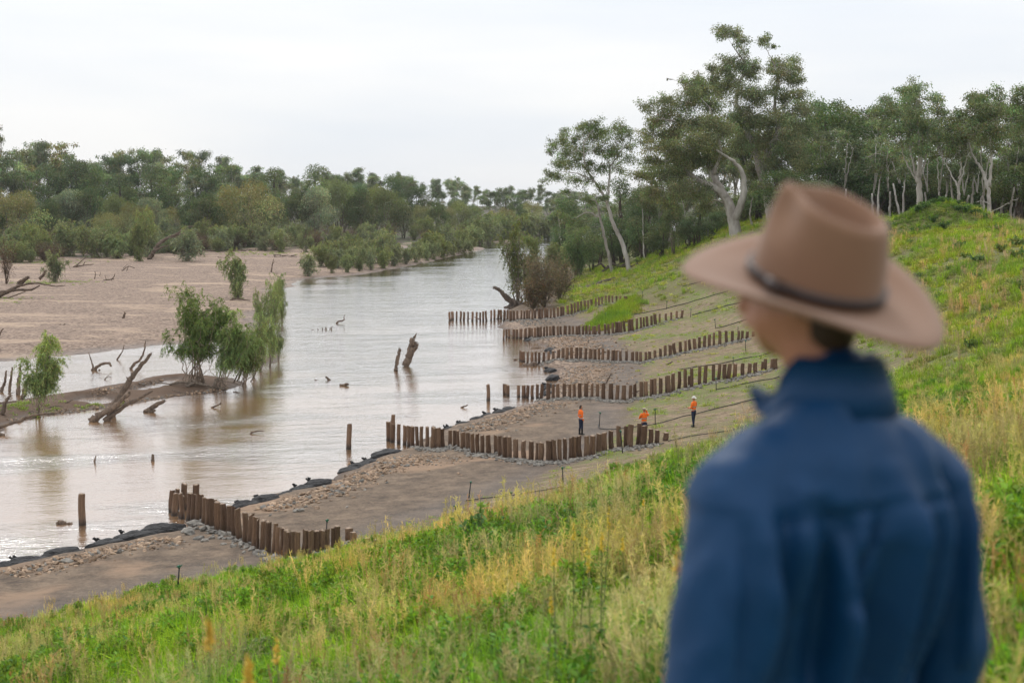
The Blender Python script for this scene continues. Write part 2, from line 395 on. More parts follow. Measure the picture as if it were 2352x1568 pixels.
# gravel bar: pebbly brown grey with pale sand streaks
vor = M.n('ShaderNodeTexVoronoi', {'Vector': P, 'Scale': 4.2}); peb = M.n('ShaderNodeSeparateColor', {0: vor.outputs['Color']}).outputs[0]
vor2 = M.n('ShaderNodeTexVoronoi', {'Vector': P, 'Scale': 1.6}); peb2 = M.n('ShaderNodeSeparateColor', {0: vor2.outputs['Color']}).outputs[1]
gr = M.ramp(M.math('ADD', M.math('MULTIPLY', peb, .6), M.math('MULTIPLY', n_s, .4)), [(.18, (.11, .078, .06)), (.36, (.24, .17, .13)), (.62, (.32, .235, .18)), (.86, (.44, .34, .265))])
gr = M.mix(M.math('MULTIPLY', M.sr(peb2, .90, .97), .6), gr, (.09, .065, .05))
sand = M.sr(M.noise(M.mapping(P, (.055, .14, 0), (0, 0, .25)), 1.0, 6, .68), .52, .62)
gr = M.mix(M.math('MULTIPLY', sand, .6), gr, M.mix(n_s, (.50, .365, .255), (.60, .46, .34)))
# mud bench
md = M.ramp(M.math('ADD', M.math('MULTIPLY', M.noise(P, .9, 8, .72), .65), M.math('MULTIPLY', n_s, .35)), [(.36, (.085, .062, .045)), (.48, (.165, .122, .088)), (.60, (.27, .20, .14))])
md = M.mix(M.math('MULTIPLY', M.sr(n_l, .54, .62), .75), md, (.37, .25, .165))
md = M.mix(M.math('MULTIPLY', M.sr(M.noise(M.mapping(P, (.5, 1.3, 1), (0, 0, .4)), 1.2, 6, .75), .52, .66), .5), md, (.085, .065, .05))
rb = M.ramp(peb, [(.1, (.12, .085, .065)), (.5, (.25, .18, .135)), (.9, (.38, .29, .22))])
md = M.mix(M.math('MULTIPLY', krub, M.sr(M.math('ADD', krub, M.math('SUBTRACT', n_s, .5)), .3, .6)), md, rb)
# mulched slope: straw and clay, with green seedlings
st = M.mapping(P, (.5, 2.2, 1), (0, 0, .5))
mu = M.ramp(M.math('ADD', M.math('MULTIPLY', M.noise(st, 1.5, 7, .78), .7), M.math('MULTIPLY', n_s, .3)), [(.38, (.10, .072, .045)), (.47, (.23, .172, .11)), (.54, (.36, .28, .185)), (.64, (.52, .43, .30))])
mu = M.mix(M.math('MULTIPLY', M.sr(n_m, .46, .60), .6), mu, (.20, .205, .085))
fur = M.noise(M.mapping(P, (.16, .9, 1), (0, 0, .55)), 1.0, 5, .7)
mu = M.mix(M.math('MULTIPLY', M.sr(fur, .50, .66), .5), mu, M.mix(n_f, (.10, .078, .05), (.19, .15, .10)))
mu = M.mix(M.math('MULTIPLY', kgb, M.sr(n_s, .38, .55)), mu, M.mix(n_f, (.13, .17, .05), (.24, .28, .085)))
# soil under the grass
gs = M.ramp(M.math('ADD', M.math('MULTIPLY', n_m, .5), M.math('MULTIPLY', n_f, .5)), [(.3, (.07, .075, .022)), (.5, (.15, .165, .045)), (.7, (.27, .26, .09))])
lt = M.ramp(n_s, [(.3, (.035, .028, .02)), (.7, (.12, .09, .065))]); lt = M.mix(M.sr(n_l, .5, .6), lt, (.07, .10, .03))
bed = (.14, .09, .06)
mu = M.mix(1.0, mu, (.86, .83, .80), 'MULTIPLY')
c = M.mix(kbar, bed, gr); c = M.mix(kmud, c, md); c = M.mix(kmul, c, mu); c = M.mix(kgrn, c, gs); c = M.mix(klit, c, lt)
c = M.mix(M.math('MULTIPLY', kwet, .62), c, M.mix(1.0, c, (.30, .28, .27), 'MULTIPLY'))
c = M.mix(1.0, c, (.84, .83, .82), 'MULTIPLY')
rough = M.math('SUBTRACT', .92, M.math('MULTIPLY', kwet, .42))
hgt = M.math('ADD', M.math('MULTIPLY', n_s, .6), M.math('ADD', M.math('MULTIPLY', n_f, .3), M.math('MULTIPLY', peb, .3)))
hgt = M.math('ADD', hgt, M.math('MULTIPLY', n_m, 1.2))
m_ground = M.bsdf(c, rough, hgt, .7, .12)
g_me = newmesh('ground', np.stack([XX.ravel(), YY.ravel(), GZ.ravel()], 1), [Fq], [m_ground], True, cols={'c1': C1, 'c2': C2})
tag(link('ground', g_me), kind='structure', label='river banks with mud benches, mulched slope and a pale gravel bar')

# the river
M = Mat('muddy_water'); P = M.pos()
wv = M.mapping(P, (1, 1, 1), (0, 0, -.2))
big = M.noise(M.mapping(wv, (.05, .11, 1)), 1, 4, .6); mid = M.noise(M.mapping(wv, (.35, .9, 1)), 1, 5, .6); fin = M.noise(M.mapping(wv, (1.6, 4.2, 1)), 1, 4, .6)
eddy = M.noise(M.mapping(wv, (.16, .30, 1)), 1, 3, .5, out=0)
calm = M.sr(big, .42, .62)
hgt = M.math('ADD', M.math('MULTIPLY', mid, .55), M.math('ADD', M.math('MULTIPLY', fin, .36), M.math('MULTIPLY', eddy, .9)))
bmp = M.n('ShaderNodeBump', {'Height': hgt, 'Strength': M.math('ADD', .22, M.math('MULTIPLY', calm, .45)), 'Distance': .22})
dif = M.n('ShaderNodeBsdfDiffuse', {'Color': M.mix(M.noise(wv, .15, 3), (.25, .14, .07), (.36, .22, .12))})
glo = M.n('ShaderNodeBsdfGlossy', {'Color': (1, 1, 1), 'Roughness': .05, 'Normal': bmp.outputs[0]})
fre = M.n('ShaderNodeFresnel', {'IOR': 2.6, 'Normal': bmp.outputs[0]})
refl = M.math('ADD', M.math('MULTIPLY', fre.outputs[0], 1.6), M.math('MULTIPLY', M.math('SUBTRACT', calm, .35), .22), True)
ms = M.n('ShaderNodeMixShader', {0: refl, 1: dif.outputs[0], 2: glo.outputs[0]}); M.t.links.new(ms.outputs[0], M.out.inputs[0])
wx = np.array([-900, 1100]); V = [[-900, -40, 0], [1100, -40, 0], [1100, 2600, 0], [-900, 2600, 0]]
tag(link('river', newmesh('river', V, [np.array([[0, 1, 2, 3]])], [M.m])), kind='structure', label='wide brown river reflecting the white sky')
# ------------------------------------------------------------------ timber piles
# each: top x, top y, base x, base y, width, measured in quarter photo units from the origin of its row
K4 = .2502
def dec(s, ox, oy, k=K4):
    out = []
    for q in s.replace('\n', ' ').split(';'):
        q = q.strip()
        if q:
            a = [float(t) for t in q.replace(',', ' ').split()]
            out.append((ox + a[0] * k, oy + a[1] * k, ox + a[2] * k, oy + a[3] * k, a[4] * k))
    return out
R1 = dec('''120,240,105,440,45;160,222,152,425,48;150,262,130,468,60;228,178,232,412,58;330,182,325,405,52;185,262,205,500,45;212,285,182,490,30;268,265,262,515,50;
318,268,300,530,50;350,272,342,538,45;375,275,385,500,50;400,298,392,548,45;430,310,435,568,50;470,312,478,580,45;510,320,512,560,44;525,342,530,605,60;570,352,580,615,58;
632,375,637,625,50;675,385,678,660,42;715,398,730,685,55;775,435,780,712,60;838,450,825,725,60;875,478,868,755,58;905,500,900,770,30;945,508,940,782,60;993,520,988,812,52;
1060,535,1040,825,45;1085,565,1078,825,48;1123,578,1120,845,60;1163,600,1165,862,70;1220,612,1215,870,40;1262,615,1258,860,70;1328,598,1315,850,55;1378,600,1375,840,58;
1432,607,1428,826,52;1485,598,1480,812,55;1543,590,1540,800,52;1585,578,1585,785,35;1632,558,1632,775,65;1735,580,1738,700,70;1762,622,1765,725,55;1900,672,1900,735,60;1970,685,1965,735,60''', 367.5, 1065.7)
R2 = dec('''110,270,115,445,42;162,205,160,330,40;150,262,148,400,32;152,292,150,460,38;213,292,210,470,36;262,305,262,483,33;298,307,302,493,33;335,312,332,505,40;375,313,382,500,36;425,313,422,505,40;
470,317,470,510,34;527,320,522,520,42;555,328,557,520,25;578,325,580,520,35;616,337,616,510,40;680,346,678,490,36;725,350,725,500,30;752,355,757,510,30;795,364,797,515,46;842,373,845,525,42;
884,380,890,560,40;937,382,938,565,32;973,392,975,565,40;1028,393,1033,570,42;1098,392,1100,555,36;1138,400,1140,585,42;1180,405,1183,600,40;1222,405,1225,610,44;1285,432,1287,610,42;
1365,443,1360,612,48;1425,447,1423,628,44;1475,460,1472,630,30;1508,460,1508,633,46;1578,445,1583,635,52;1635,437,1643,635,50;1685,427,1687,632,40;1727,420,1732,628,40;1785,414,1785,618,44;
1828,405,1825,612,42;1872,402,1872,600,42;1930,398,1930,600,52;1990,396,1985,580,50;2050,380,2042,565,48;2103,368,2100,542,48;2160,352,2165,528,48;2228,310,2230,515,42;2300,312,2297,505,38;2340,295,2330,515,50''', 863.6, 900.4) \
    + dec('728,650,718,855,44;772,672,757,860,60;827,702,825,848,46;893,712,890,835,46;972,738,968,812,46', 1286.2, 808.5)
R3 = dec('''512,958,518,1105,34;667,952,667,1050,30;682,955,685,1052,30;697,965,697,1060,30;795,966,795,1072,32;843,966,842,1078,34;878,966,873,1080,30;928,963,922,1083,36;972,956,970,1088,28;
1007,955,998,1095,30;1066,945,1066,1100,34;1111,950,1111,1082,28;1157,950,1158,1087,30;1217,948,1215,1078,34;1262,953,1262,1080,30;1300,950,1305,1082,30;1358,938,1360,1083,34;1415,940,1413,1073,34;
1468,946,1467,1078,30;1522,950,1520,1077,30;1578,950,1572,1098,34;1645,950,1640,1105,38;1704,960,1697,1105,36;1763,963,1758,1107,38;1826,963,1820,1095,32;1860,950,1863,1078,34;1922,932,1923,1078,36;
1966,927,1968,1070,38;2020,907,2018,1062,32;2048,905,2048,1062,34;2098,897,2097,1052,34;2150,880,2152,1040,20;2168,872,2180,1042,38;2218,853,2218,1025,34;2266,837,2266,1000,32;2327,818,2328,998,34''', 992.2, 643.1) \
    + dec('''1187,215,1187,310,25;1206,147,1207,330,36;1288,128,1282,300,36;1342,125,1330,290,38;1415,120,1410,275,34;1463,107,1450,262,34;1515,108,1510,258,34;1560,107,1545,250,36;1607,105,1600,240,34;
1680,105,1675,212,32;1740,100,1735,200,34;1802,98,1797,190,34;1858,85,1853,175,26;1887,63,1884,165,30;1945,60,1940,160,28;1985,62,1982,155,38''', 1286.2, 808.5)
R4 = dec('''814,645,812,742,20;835,655,835,750,38;877,658,877,770,22;921,660,920,770,28;952,658,952,762,20;982,660,982,765,24;1025,660,1022,752,28;1070,655,1070,740,26;1110,650,1112,727,28;1158,635,1158,722,32;
1204,624,1203,722,26;1242,621,1240,730,28;1284,619,1283,727,26;1326,616,1324,727,28;1363,617,1361,727,26;1417,624,1410,733,26;1458,627,1455,732,32;1496,630,1496,735,28;1533,627,1533,737,26;
1567,627,1566,740,24;1615,635,1614,740,28;1662,640,1660,745,28;1690,642,1692,745,26;1733,648,1735,747,28;1780,648,1782,742,26;1841,658,1840,748,28;1882,658,1882,750,26;1917,660,1916,752,26;
1961,657,1962,743,28;1997,652,2000,730,28;2047,642,2050,712,26;2095,626,2098,708,28;2140,600,2143,702,26;2180,593,2188,695,32;2225,580,2235,682,28;2278,566,2280,660,26;2324,553,2325,662,24''', 992.2, 643.1) \
    + dec('''1037,767,1047,865,26;1080,757,1090,858,30;1131,742,1133,845,24;1182,732,1178,840,28;1228,718,1225,828,26;1270,700,1267,822,24;1316,688,1317,812,28;1378,686,1382,795,30;1433,686,1433,785,26;
1488,683,1487,768,22;1528,687,1524,765,26;1575,690,1571,755,26;1628,690,1627,735,26''', 1323, 588)
R5 = dec('''660,450,658,545,20;685,450,685,522,22;708,452,708,530,20;750,450,749,532,24;779,450,779,535,22;817,448,815,535,26;860,445,857,537,24;890,437,890,530,24;915,437,916,528,24;943,435,944,535,24;
974,432,974,527,24;998,430,999,527,22;1028,427,1028,520,22;1057,423,1057,518,22;1085,423,1088,518,24;1117,423,1118,510,24;1155,423,1157,513,22;1183,423,1185,508,22;1225,420,1223,505,26;1262,420,1262,503,20;
1293,423,1295,503,20;1326,423,1326,505,22;1350,420,1352,505,24;1383,420,1385,507,24;1418,418,1418,505,22;1447,418,1450,503,22;1475,425,1478,503,22;1498,420,1502,500,22;1530,408,1537,500,26;1588,405,1592,500,24;
1620,403,1624,497,24;1662,393,1663,495,24;1688,385,1689,490,24;1714,383,1715,487,24;1736,383,1738,487,24;1764,375,1770,480,24;1810,367,1815,475,26;1838,355,1842,472,28;1880,350,1881,455,22;1914,340,1921,450,22;
1945,340,1948,430,20;1972,333,1978,430,24;2013,328,2015,415,22;2047,315,2052,410,28;2092,310,2092,395,22;2151,307,2152,377,22;2195,295,2196,367,20;2250,283,2247,352,24;2297,275,2290,347,24''', 992.2, 643.1)
R6 = dec('''163,293,165,373,20;183,290,188,362,26;228,288,226,366,16;262,288,261,368,18;293,292,292,370,18;329,292,329,370,16;372,292,371,372,20;414,295,411,376,20;445,297,443,374,18;471,288,471,372,18;
495,283,501,373,20;543,277,542,365,16;572,272,573,360,20;609,273,605,357,18;633,273,635,355,20;667,275,663,375,20;694,275,694,370,18;720,280,722,375,26;750,282,752,372,22;785,280,788,365,22;
820,278,820,362,20;850,283,850,362,18;873,278,874,360,20;895,275,895,360,18;920,272,920,362,20;945,270,948,358,20;985,268,987,358,24;1012,265,1013,358,20;1040,262,1041,352,18;1058,262,1059,350,18;
1087,262,1088,352,18;1120,255,1124,348,22;1153,250,1157,340,20;1187,247,1187,332,20;1205,240,1207,325,18;1244,232,1248,320,22;1276,218,1279,318,20;1309,210,1312,305,20;1340,200,1342,290,22;1371,195,1374,285,20;
1403,190,1408,272,20;1435,185,1437,265,18;1463,175,1467,252,22;1498,165,1502,245,20;1533,157,1534,237,18;1562,153,1564,228,18;1594,143,1595,215,18;1625,143,1627,213,20;1658,145,1660,210,18;1692,147,1694,203,18;
1727,147,1728,205,22;1770,147,1768,205,22;1785,150,1787,200,20''', 992.2, 643.1)

def pile_mesh(k):
    """unit pile: radius 1, from z=-.6 to z=1; slightly crooked, knotty, top sawn at a small angle"""
    rng = np.random.default_rng(100 + k); n = 12
    zs = np.array([-.6, -.05, .12, .3, .5, .68, .84, .96, 1.0]); th = np.linspace(0, 2 * np.pi, n, endpoint=False)
    base = 1 + .13 * np.sin(th * 2 + rng.random() * 6) + .07 * np.sin(th * 3 + rng.random() * 6) + .05 * rng.normal(size=n)
    V = []
    bx, by = rng.normal(0, .22, 2); tilt = rng.normal(0, .018, 2); knot = rng.integers(2, 7); kth = rng.random() * 6.28
    for i, z in enumerate(zs):
        r = base * (1.06 - .08 * z) * (1 + .035 * rng.normal(size=n))
        if i == knot: r = r * (1 + .16 * np.exp(-((np.angle(np.exp(1j * (th - kth)))) / .5) ** 2))
        if i == len(zs) - 1: r = r * .95
        zz = z + (tilt[0] * np.cos(th) + tilt[1] * np.sin(th)) * (1 if z > .9 else 0) + (rng.normal(0, .03 if k % 4 == 0 else .004, n) if z > .9 else 0)
        V.append(np.stack([r * np.cos(th) + bx * math.sin(z * 2.5), r * np.sin(th) + by * math.sin(z * 2.5), np.broadcast_to(zz, (n,))], 1))
    V = np.vstack(V + [[[bx * .6, by * .6, 1.001]]]); m = len(zs)
    i, j = np.meshgrid(np.arange(m - 1), np.arange(n), indexing='ij')
    Q = np.stack([i * n + j, i * n + (j + 1) % n, (i + 1) * n + (j + 1) % n, (i + 1) * n + j], -1).reshape(-1, 4)
    T = np.stack([(m - 1) * n + np.arange(n), (m - 1) * n + (np.arange(n) + 1) % n, np.full(n, m * n)], 1)
    return newmesh('timber_pile', V, [Q, T], [m_pile, m_cut], False, midx=[0] * len(Q) + [1] * len(T))
PILES = [pile_mesh(k) for k in range(12)]
rng = np.random.default_rng(5)
ROWBASE = {}
def put_pile(p, label, group=None):
    tx, ty, bx, by, wd = p
    b = hit(bx, by); dist = np.linalg.norm(b - [0, 0, EYE]); ppm = FPX / b[1] * math.cos(PITCH)
    h = (by - ty) / ppm / math.cos(PITCH + .03) * 1.0
    top = atd(tx, ty, b[1]); lean = np.clip((top[0] - b[0]) / h, -.2, .2)
    r = wd / ppm / 2 * .97
    o = link('timber_pile', PILES[rng.integers(len(PILES))])
    o.location = tuple(b); o.scale = (r, r, h)
    o.rotation_euler = (rng.normal(0, .015), math.atan(lean), 0)
    o.rotation_mode = 'XYZ'
    q = Matrix.Rotation(math.atan(lean), 4, 'Y') @ Matrix.Rotation(rng.normal(0, .02), 4, 'X') @ Matrix.Rotation(rng.random() * 6.28, 4, 'Z')
    o.rotation_euler = q.to_euler()
    o['wet'] = 1.0 if b[2] < .25 else .6
    tag(o, label, 'timber pile', group)
    return b
rows = [('nearest row', R1), ('second row back', R2), ('row behind the orange workers', R3), ('fourth row back', R4), ('fifth row back', R5), ('farthest row', R6)]
for name, row in rows:
    bs = []; n = len(row)
    for i, p in enumerate(row):
        end = 'outermost' if i == 0 else (nth(i + 1) + ' from the river end') if i < n - 6 else ('last one up the bank' if i == n - 1 else nth(n - i) + ' from the bank end')
        bs.append(put_pile(p, 'brown timber pile, %s of the %s' % (end, name), 'timber piles of the ' + name))
    ROWBASE[name] = np.array(bs)
put_pile((189, 1132, 190, 1205, 17), 'lone thick timber pile standing in the water at the lower left', 'single piles standing in open water')
put_pile((803, 973, 801, 1031, 11.5), 'lone timber pile in the water left of the second row', 'single piles standing in open water')

# ------------------------------------------------------------------ rocks
def rock_mesh(k, mat):
    rng = np.random.default_rng(300 + k)
    me = bpy.data.meshes.new('rock'); import bmesh
    bm = bmesh.new(); bmesh.ops.create_icosphere(bm, subdivisions=1, radius=1)
    ax = np.array([1, rng.uniform(.6, .9), rng.uniform(.35, .6)])
    pl = rng.normal(size=(5, 3)); pl /= np.linalg.norm(pl, axis=1)[:, None]
    for v in bm.verts:
        c = np.array(v.co); c = c * (1 + .18 * rng.normal())
        for q in pl:
            e = c @ q - .72
            if e > 0: c = c - e * q
        v.co = c * ax
    bm.to_mesh(me); bm.free(); me.materials.append(mat); return me
RG = [rock_mesh(k, m_rockg) for k in range(8)]; RB = [rock_mesh(k + 20, m_rockb) for k in range(8)]
def put_rock(x, y, s, grey, label, group):
    z = H1(x, y)
    o = link('rock', (RG if grey else RB)[rng.integers(8)], loc=(x, y, z + s * .16), scale=s)
    o.rotation_euler = (rng.normal(0, .3), rng.normal(0, .3), rng.random() * 6.28)
    tag(o, label, 'rock', group)
stuffR = []        # (x, y, scale, grey)
for ri, (name, row) in enumerate(rows):
    B = ROWBASE[name]; n = len(B)
    cnt = [160, 640, 800, 700, 600, 520][ri]
    indiv = 0
    if ri < 2:
        for i in range(9 if ri == 0 else 10, n - 3):
            p = B[i]
            put_rock(p[0] + rng.normal(0, .1), p[1] - rng.uniform(.45, .9), rng.uniform(.17, .27), True, 'grey rock by the %s pile from the river, %s' % (nth(i + 1), name), 'grey rocks along the ' + name)
    for q in range(cnt):
        u = rng.random() * (n - 8) + 6; i = int(u); f = u - i
        if i >= n - 1: continue
        p = B[i] * (1 - f) + B[i + 1] * f
        if p[2] < .12: continue
        off = -abs(rng.normal(.35, .45)) - .25
        x_ = p[0] + rng.normal(0, .2); y_ = p[1] + off
        s = rng.uniform(.10, .21) * (1.0 if q > indiv else 1.25)
        if True: stuffR.append((x_, y_, s * .9, 1))
# grey slabs by the river end of the nearest row
for sk, (px, py, s) in enumerate([(412, 1212, .42), (425, 1222, .36), (445, 1208, .48), (460, 1203, .40), (400, 1208, .34), (438, 1226, .32), (466, 1218, .30), (480, 1216, .26), (492, 1222, .24), (455, 1238, .30), (468, 1243, .26), (505, 1236, .22), (515, 1228, .24), (530, 1238, .22), (545, 1243, .2), (487, 1236, .2)]):
    h = hit(px, py); put_rock(h[0], h[1], s, True, 'grey slab, %s in the heap at the nearest row river end' % nth(sk + 1), 'grey slabs by the nearest row')
# brown rubble along the shore
def along(px, n, wid, smin, smax, nind, label, group, grey=0, pw=1.0):
    L = hits(px)[:, :2]; seg = np.linalg.norm(np.diff(L, axis=0), axis=1); cs = np.concatenate([[0], np.cumsum(seg)])
    T_ = rng.random(n) * cs[-1]; T_[:nind] = np.sort(T_[:nind]); kk = 0
    for q in range(n):
        t = T_[q]; i = min(np.searchsorted(cs, t) - 1, len(seg) - 1); i = max(i, 0); f = (t - cs[i]) / seg[i]
        p = L[i] * (1 - f) + L[i + 1] * f; d = (L[i + 1] - L[i]) / seg[i]; nrm = np.array([d[1], -d[0]])
        p = p + nrm * (abs(rng.normal(0, 1)) ** pw * wid - .2)
        if H1(*p) < .02: continue
        s = smin + (smax - smin) * rng.random() ** 2.5
        if q < nind: kk += 1; put_rock(p[0], p[1], s * 1.25 + .05, grey, label % nth(kk), group)
        else: stuffR.append((p[0], p[1], s * rng.uniform(.8, 1.4), grey if rng.random() < .8 else 1 - grey))
along([(0, 1318), (120, 1288), (235, 1262), (330, 1243), (400, 1232)], 620, .9, .05, .17, 36, 'brown rock, %s from the left in the rubble below the nearest row', 'brown rocks at the lower left shore')
along([(590, 1172), (650, 1150), (700, 1136), (765, 1116), (800, 1098), (850, 1078), (900, 1052)], 1300, 1.0, .06, .2, 60, 'brown rock, %s from the left in the shore rubble behind the nearest row', 'brown rocks between the two nearest rows')
along([(880, 1068), (930, 1045), (960, 1045)], 700, 1.8, .05, .14, 16, 'brown rock, %s from the left in the rubble before the second row', 'brown rocks before the second row')
along([(1055, 990), (1100, 972), (1180, 947), (1250, 925)], 900, 1.3, .06, .16, 26, 'brown rock, %s from the left in the rubble left of the workers', 'brown rocks left of the workers')
along([(1275, 905), (1290, 880), (1290, 860), (1300, 845)], 1100, 3.0, .06, .16, 0, '', '', 0, .8)
along([(1290, 818), (1285, 800), (1240, 785)], 900, 3.2, .07, .18, 0, '', '', 0, .8)
along([(1210, 750), (1190, 740), (1170, 735)], 400, 2.5, .07, .16, 0, '', '', 1, .8)
along([(20, 966), (94, 946), (181, 940), (269, 926), (370, 909), (470, 896), (520, 890)], 1500, 1.6, .05, .16, 0, '', '', 0, .8)
along([(200, 902), (289, 885), (370, 870), (430, 866)], 500, 1.2, .05, .13, 0, '', '', 0, .8)
for sk, (px, py, s, g_) in enumerate([(151, 1291, .34, 1), (112, 1290, .2, 0), (728, 1168, .22, 0), (796, 1165, .12, 1), (838, 1125, .12, 1), (1053, 1088, .16, 0), (1060, 1092, .1, 0), (985, 1080, .14, 0), (620, 1184, .12, 1), (1170, 964, .2, 0), (890, 1060, .3, 0), (875, 1058, .3, 0)]):
    h = hit(px, py); put_rock(h[0], h[1], s, g_, '%s stone lying alone on the mud, %s from the left' % ('grey' if g_ else 'brown', nth(1 + sorted([151, 112, 728, 796, 838, 1053, 1060, 985, 620, 1170, 890, 875]).index(px))), 'single stones on the mud')

# ------------------------------------------------------------------ black rock bags along the waterline
M = Mat('black_netting'); f = M.noise(M.objc(), 16, 5, .7); v = M.n('ShaderNodeTexVoronoi', {'Vector': M.objc(), 'Scale': 7.0})
m_bag = M.bsdf(M.ramp(f, [(.3, (.006, .006, .007)), (.62, (.022, .021, .022)), (.75, (.06, .055, .05))]), .62, M.math('ADD', v.outputs[0], f), .8, .06)
def bag_mesh(k):
    import bmesh
    rg = np.random.default_rng(700 + k); bm = bmesh.new(); bmesh.ops.create_icosphere(bm, subdivisions=4, radius=1)
    V = np.array([v.co[:] for v in bm.verts]); s0 = rg.random() * 50
    n = fbm(V[:, 0] * 2.2 + s0, V[:, 1] * 2.2 + V[:, 2] * 1.7, k, 3) - .5; n2 = fbm(V[:, 0] * 7 + s0, V[:, 1] * 7 + V[:, 2] * 5, k + 9, 2) - .5
    V = V * (1 + .42 * n + .16 * n2)[:, None]; V[:, 2] = np.where(V[:, 2] < -.2, -.2 + (V[:, 2] + .2) * .3, V[:, 2])
    for v, c in zip(bm.verts, V): v.co = c
    for f_ in bm.faces: f_.smooth = True
    me = bpy.data.meshes.new('rock_bag'); bm.to_mesh(me); bm.free(); me.materials.append(m_bag); return me
def knot_mesh():
    b = MB(); rg = np.random.default_rng(3)
    for q in range(9):
        a = rg.random() * 6.28; e = rg.uniform(.5, 1.2); d = np.array([math.cos(a), math.sin(a), e]); d /= np.linalg.norm(d)
        b.tube([[0, 0, 0], d * .6, d * rg.uniform(.9, 1.3) + rg.normal(0, .15, 3)], [.30, .2, .32], 5, jit=.5, rng=rg)
    return b.mesh('tie_knot', [m_bag])
BAGS = [bag_mesh(k) for k in range(5)]; KN = knot_mesh()
for i, (px, py, wd, hg) in enumerate([(10, 1306, 74, 30), (62, 1293, 96, 26), (142, 1272, 84, 24), (248, 1249, 80, 22), (312, 1233, 96, 26), (370, 1218, 100, 30),
        (566, 1163, 62, 24), (612, 1150, 68, 24), (664, 1137, 60, 18), (697, 1123, 58, 18), (733, 1109, 70, 18), (804, 1079, 44, 12), (828, 1070, 54, 14), (852, 1060, 44, 13), (892, 1042, 76, 20),
        (1036, 985, 34, 12), (1066, 976, 36, 14), (1099, 963, 34, 12), (1124, 954, 34, 11), (1150, 946, 32, 12), (1171, 940, 34, 12),
        (1258, 902, 30, 10), (1262, 887, 34, 11), (1270, 868, 36, 14), (1264, 850, 26, 10), (1272, 812, 24, 10), (1265, 803, 24, 9), (1216, 780, 18, 5)]):
    p = atz(px, py + hg * .2, .05); ppm = FPX / p[1]
    root = empty('rock_bag', (p[0], p[1], .02), 0)
    a = math.atan2(24, 34) if px < 1200 else 1.3
    bd = link('bag', BAGS[i % 5], root); bd.rotation_euler = (0, 0, .62 if px < 1200 else 1.2); L = wd / ppm / 2
    bd.scale = (L * 1.25, max(L * .75, .6), hg / ppm * .85)
    if i % 3 != 2:
        kt = link('tie_knot', KN, root, (-L * .75, .15, hg / ppm * .55), rng.random() * 6, .15 * (1 if px < 900 else 1.2))
    where = 'below the nearest pile row' if px < 500 else 'between the first and second pile rows' if px < 1000 else 'between the second and third pile rows' if px < 1200 else 'beyond the third pile row'
    k0 = 0 if px < 500 else 6 if px < 1000 else 15 if px < 1200 else 21
    tag(root, 'black rock bag %s, %s from the camera end' % (where, nth(i - k0 + 1)), 'rock bag', 'black rock bags along the waterline')

# ------------------------------------------------------------------ rubble stuff (many small stones)
def gn_scatter(name, P, rot, scl, idx, tint, meshes, label=None, kind='stuff'):
    me = bpy.data.meshes.new(name); me.vertices.add(len(P)); me.vertices.foreach_set('co', np.asarray(P, np.float32).ravel())
    at = me.attributes.new('rot', 'FLOAT_VECTOR', 'POINT'); at.data.foreach_set('vector', np.asarray(rot, np.float32).ravel())
    at = me.attributes.new('scl', 'FLOAT_VECTOR', 'POINT'); at.data.foreach_set('vector', np.asarray(scl, np.float32).ravel())
    at = me.attributes.new('idx', 'INT', 'POINT'); at.data.foreach_set('value', np.asarray(idx, np.int32))
    at = me.attributes.new('tint', 'FLOAT_COLOR', 'POINT'); at.data.foreach_set('color', np.asarray(tint, np.float32).ravel())
    me.update()
    c = bpy.data.collections.new(name + '_kinds')
    for k, m in enumerate(meshes):
        o = bpy.data.objects.new('%s_kind_%03d' % (name, k), m); c.objects.link(o)
    o = bpy.data.objects.new(name, me); col.objects.link(o)
    g = bpy.data.node_groups.new(name, 'GeometryNodeTree')
    g.interface.new_socket('Geometry', in_out='INPUT', socket_type='NodeSocketGeometry'); g.interface.new_socket('Geometry', in_out='OUTPUT', socket_type='NodeSocketGeometry')
    N = g.nodes.new; gi = N('NodeGroupInput'); go = N('NodeGroupOutput'); ip = N('GeometryNodeInstanceOnPoints'); ci = N('GeometryNodeCollectionInfo')
    ci.inputs['Collection'].default_value = c; ci.inputs['Separate Children'].default_value = True; ci.inputs['Reset Children'].default_value = True
    ip.inputs['Pick Instance'].default_value = True
    def na(nm, ty):
        a = N('GeometryNodeInputNamedAttribute'); a.data_type = ty; a.inputs['Name'].default_value = nm; return a.outputs['Attribute']
    Lk = g.links.new
    Lk(gi.outputs[0], ip.inputs['Points']); Lk(ci.outputs[0], ip.inputs['Instance']); Lk(na('idx', 'INT'), ip.inputs['Instance Index'])
    Lk(na('rot', 'FLOAT_VECTOR'), ip.inputs['Rotation']); Lk(na('scl', 'FLOAT_VECTOR'), ip.inputs['Scale'])
    Lk(ip.outputs[0], go.inputs[0])
    md = o.modifiers.new('scatter', 'NODES'); md.node_group = g
    return tag(o, label=label, kind=kind)
sr_ = np.array(stuffR); n = len(sr_)
P_ = np.stack([sr_[:, 0], sr_[:, 1], Hs(sr_[:, 0], sr_[:, 1]) + sr_[:, 2] * .15], 1)
gn_scatter('rubble', P_, np.stack([rng.normal(0, .4, n), rng.normal(0, .4, n), rng.random(n) * 6.28], 1), sr_[:, 2:3] * np.ones((1, 3)),
           np.where(sr_[:, 3] > 0, rng.integers(0, 8, n), rng.integers(8, 16, n)), np.ones((n, 4)), RG + RB, 'small grey and brown stones along the shore and pile rows')
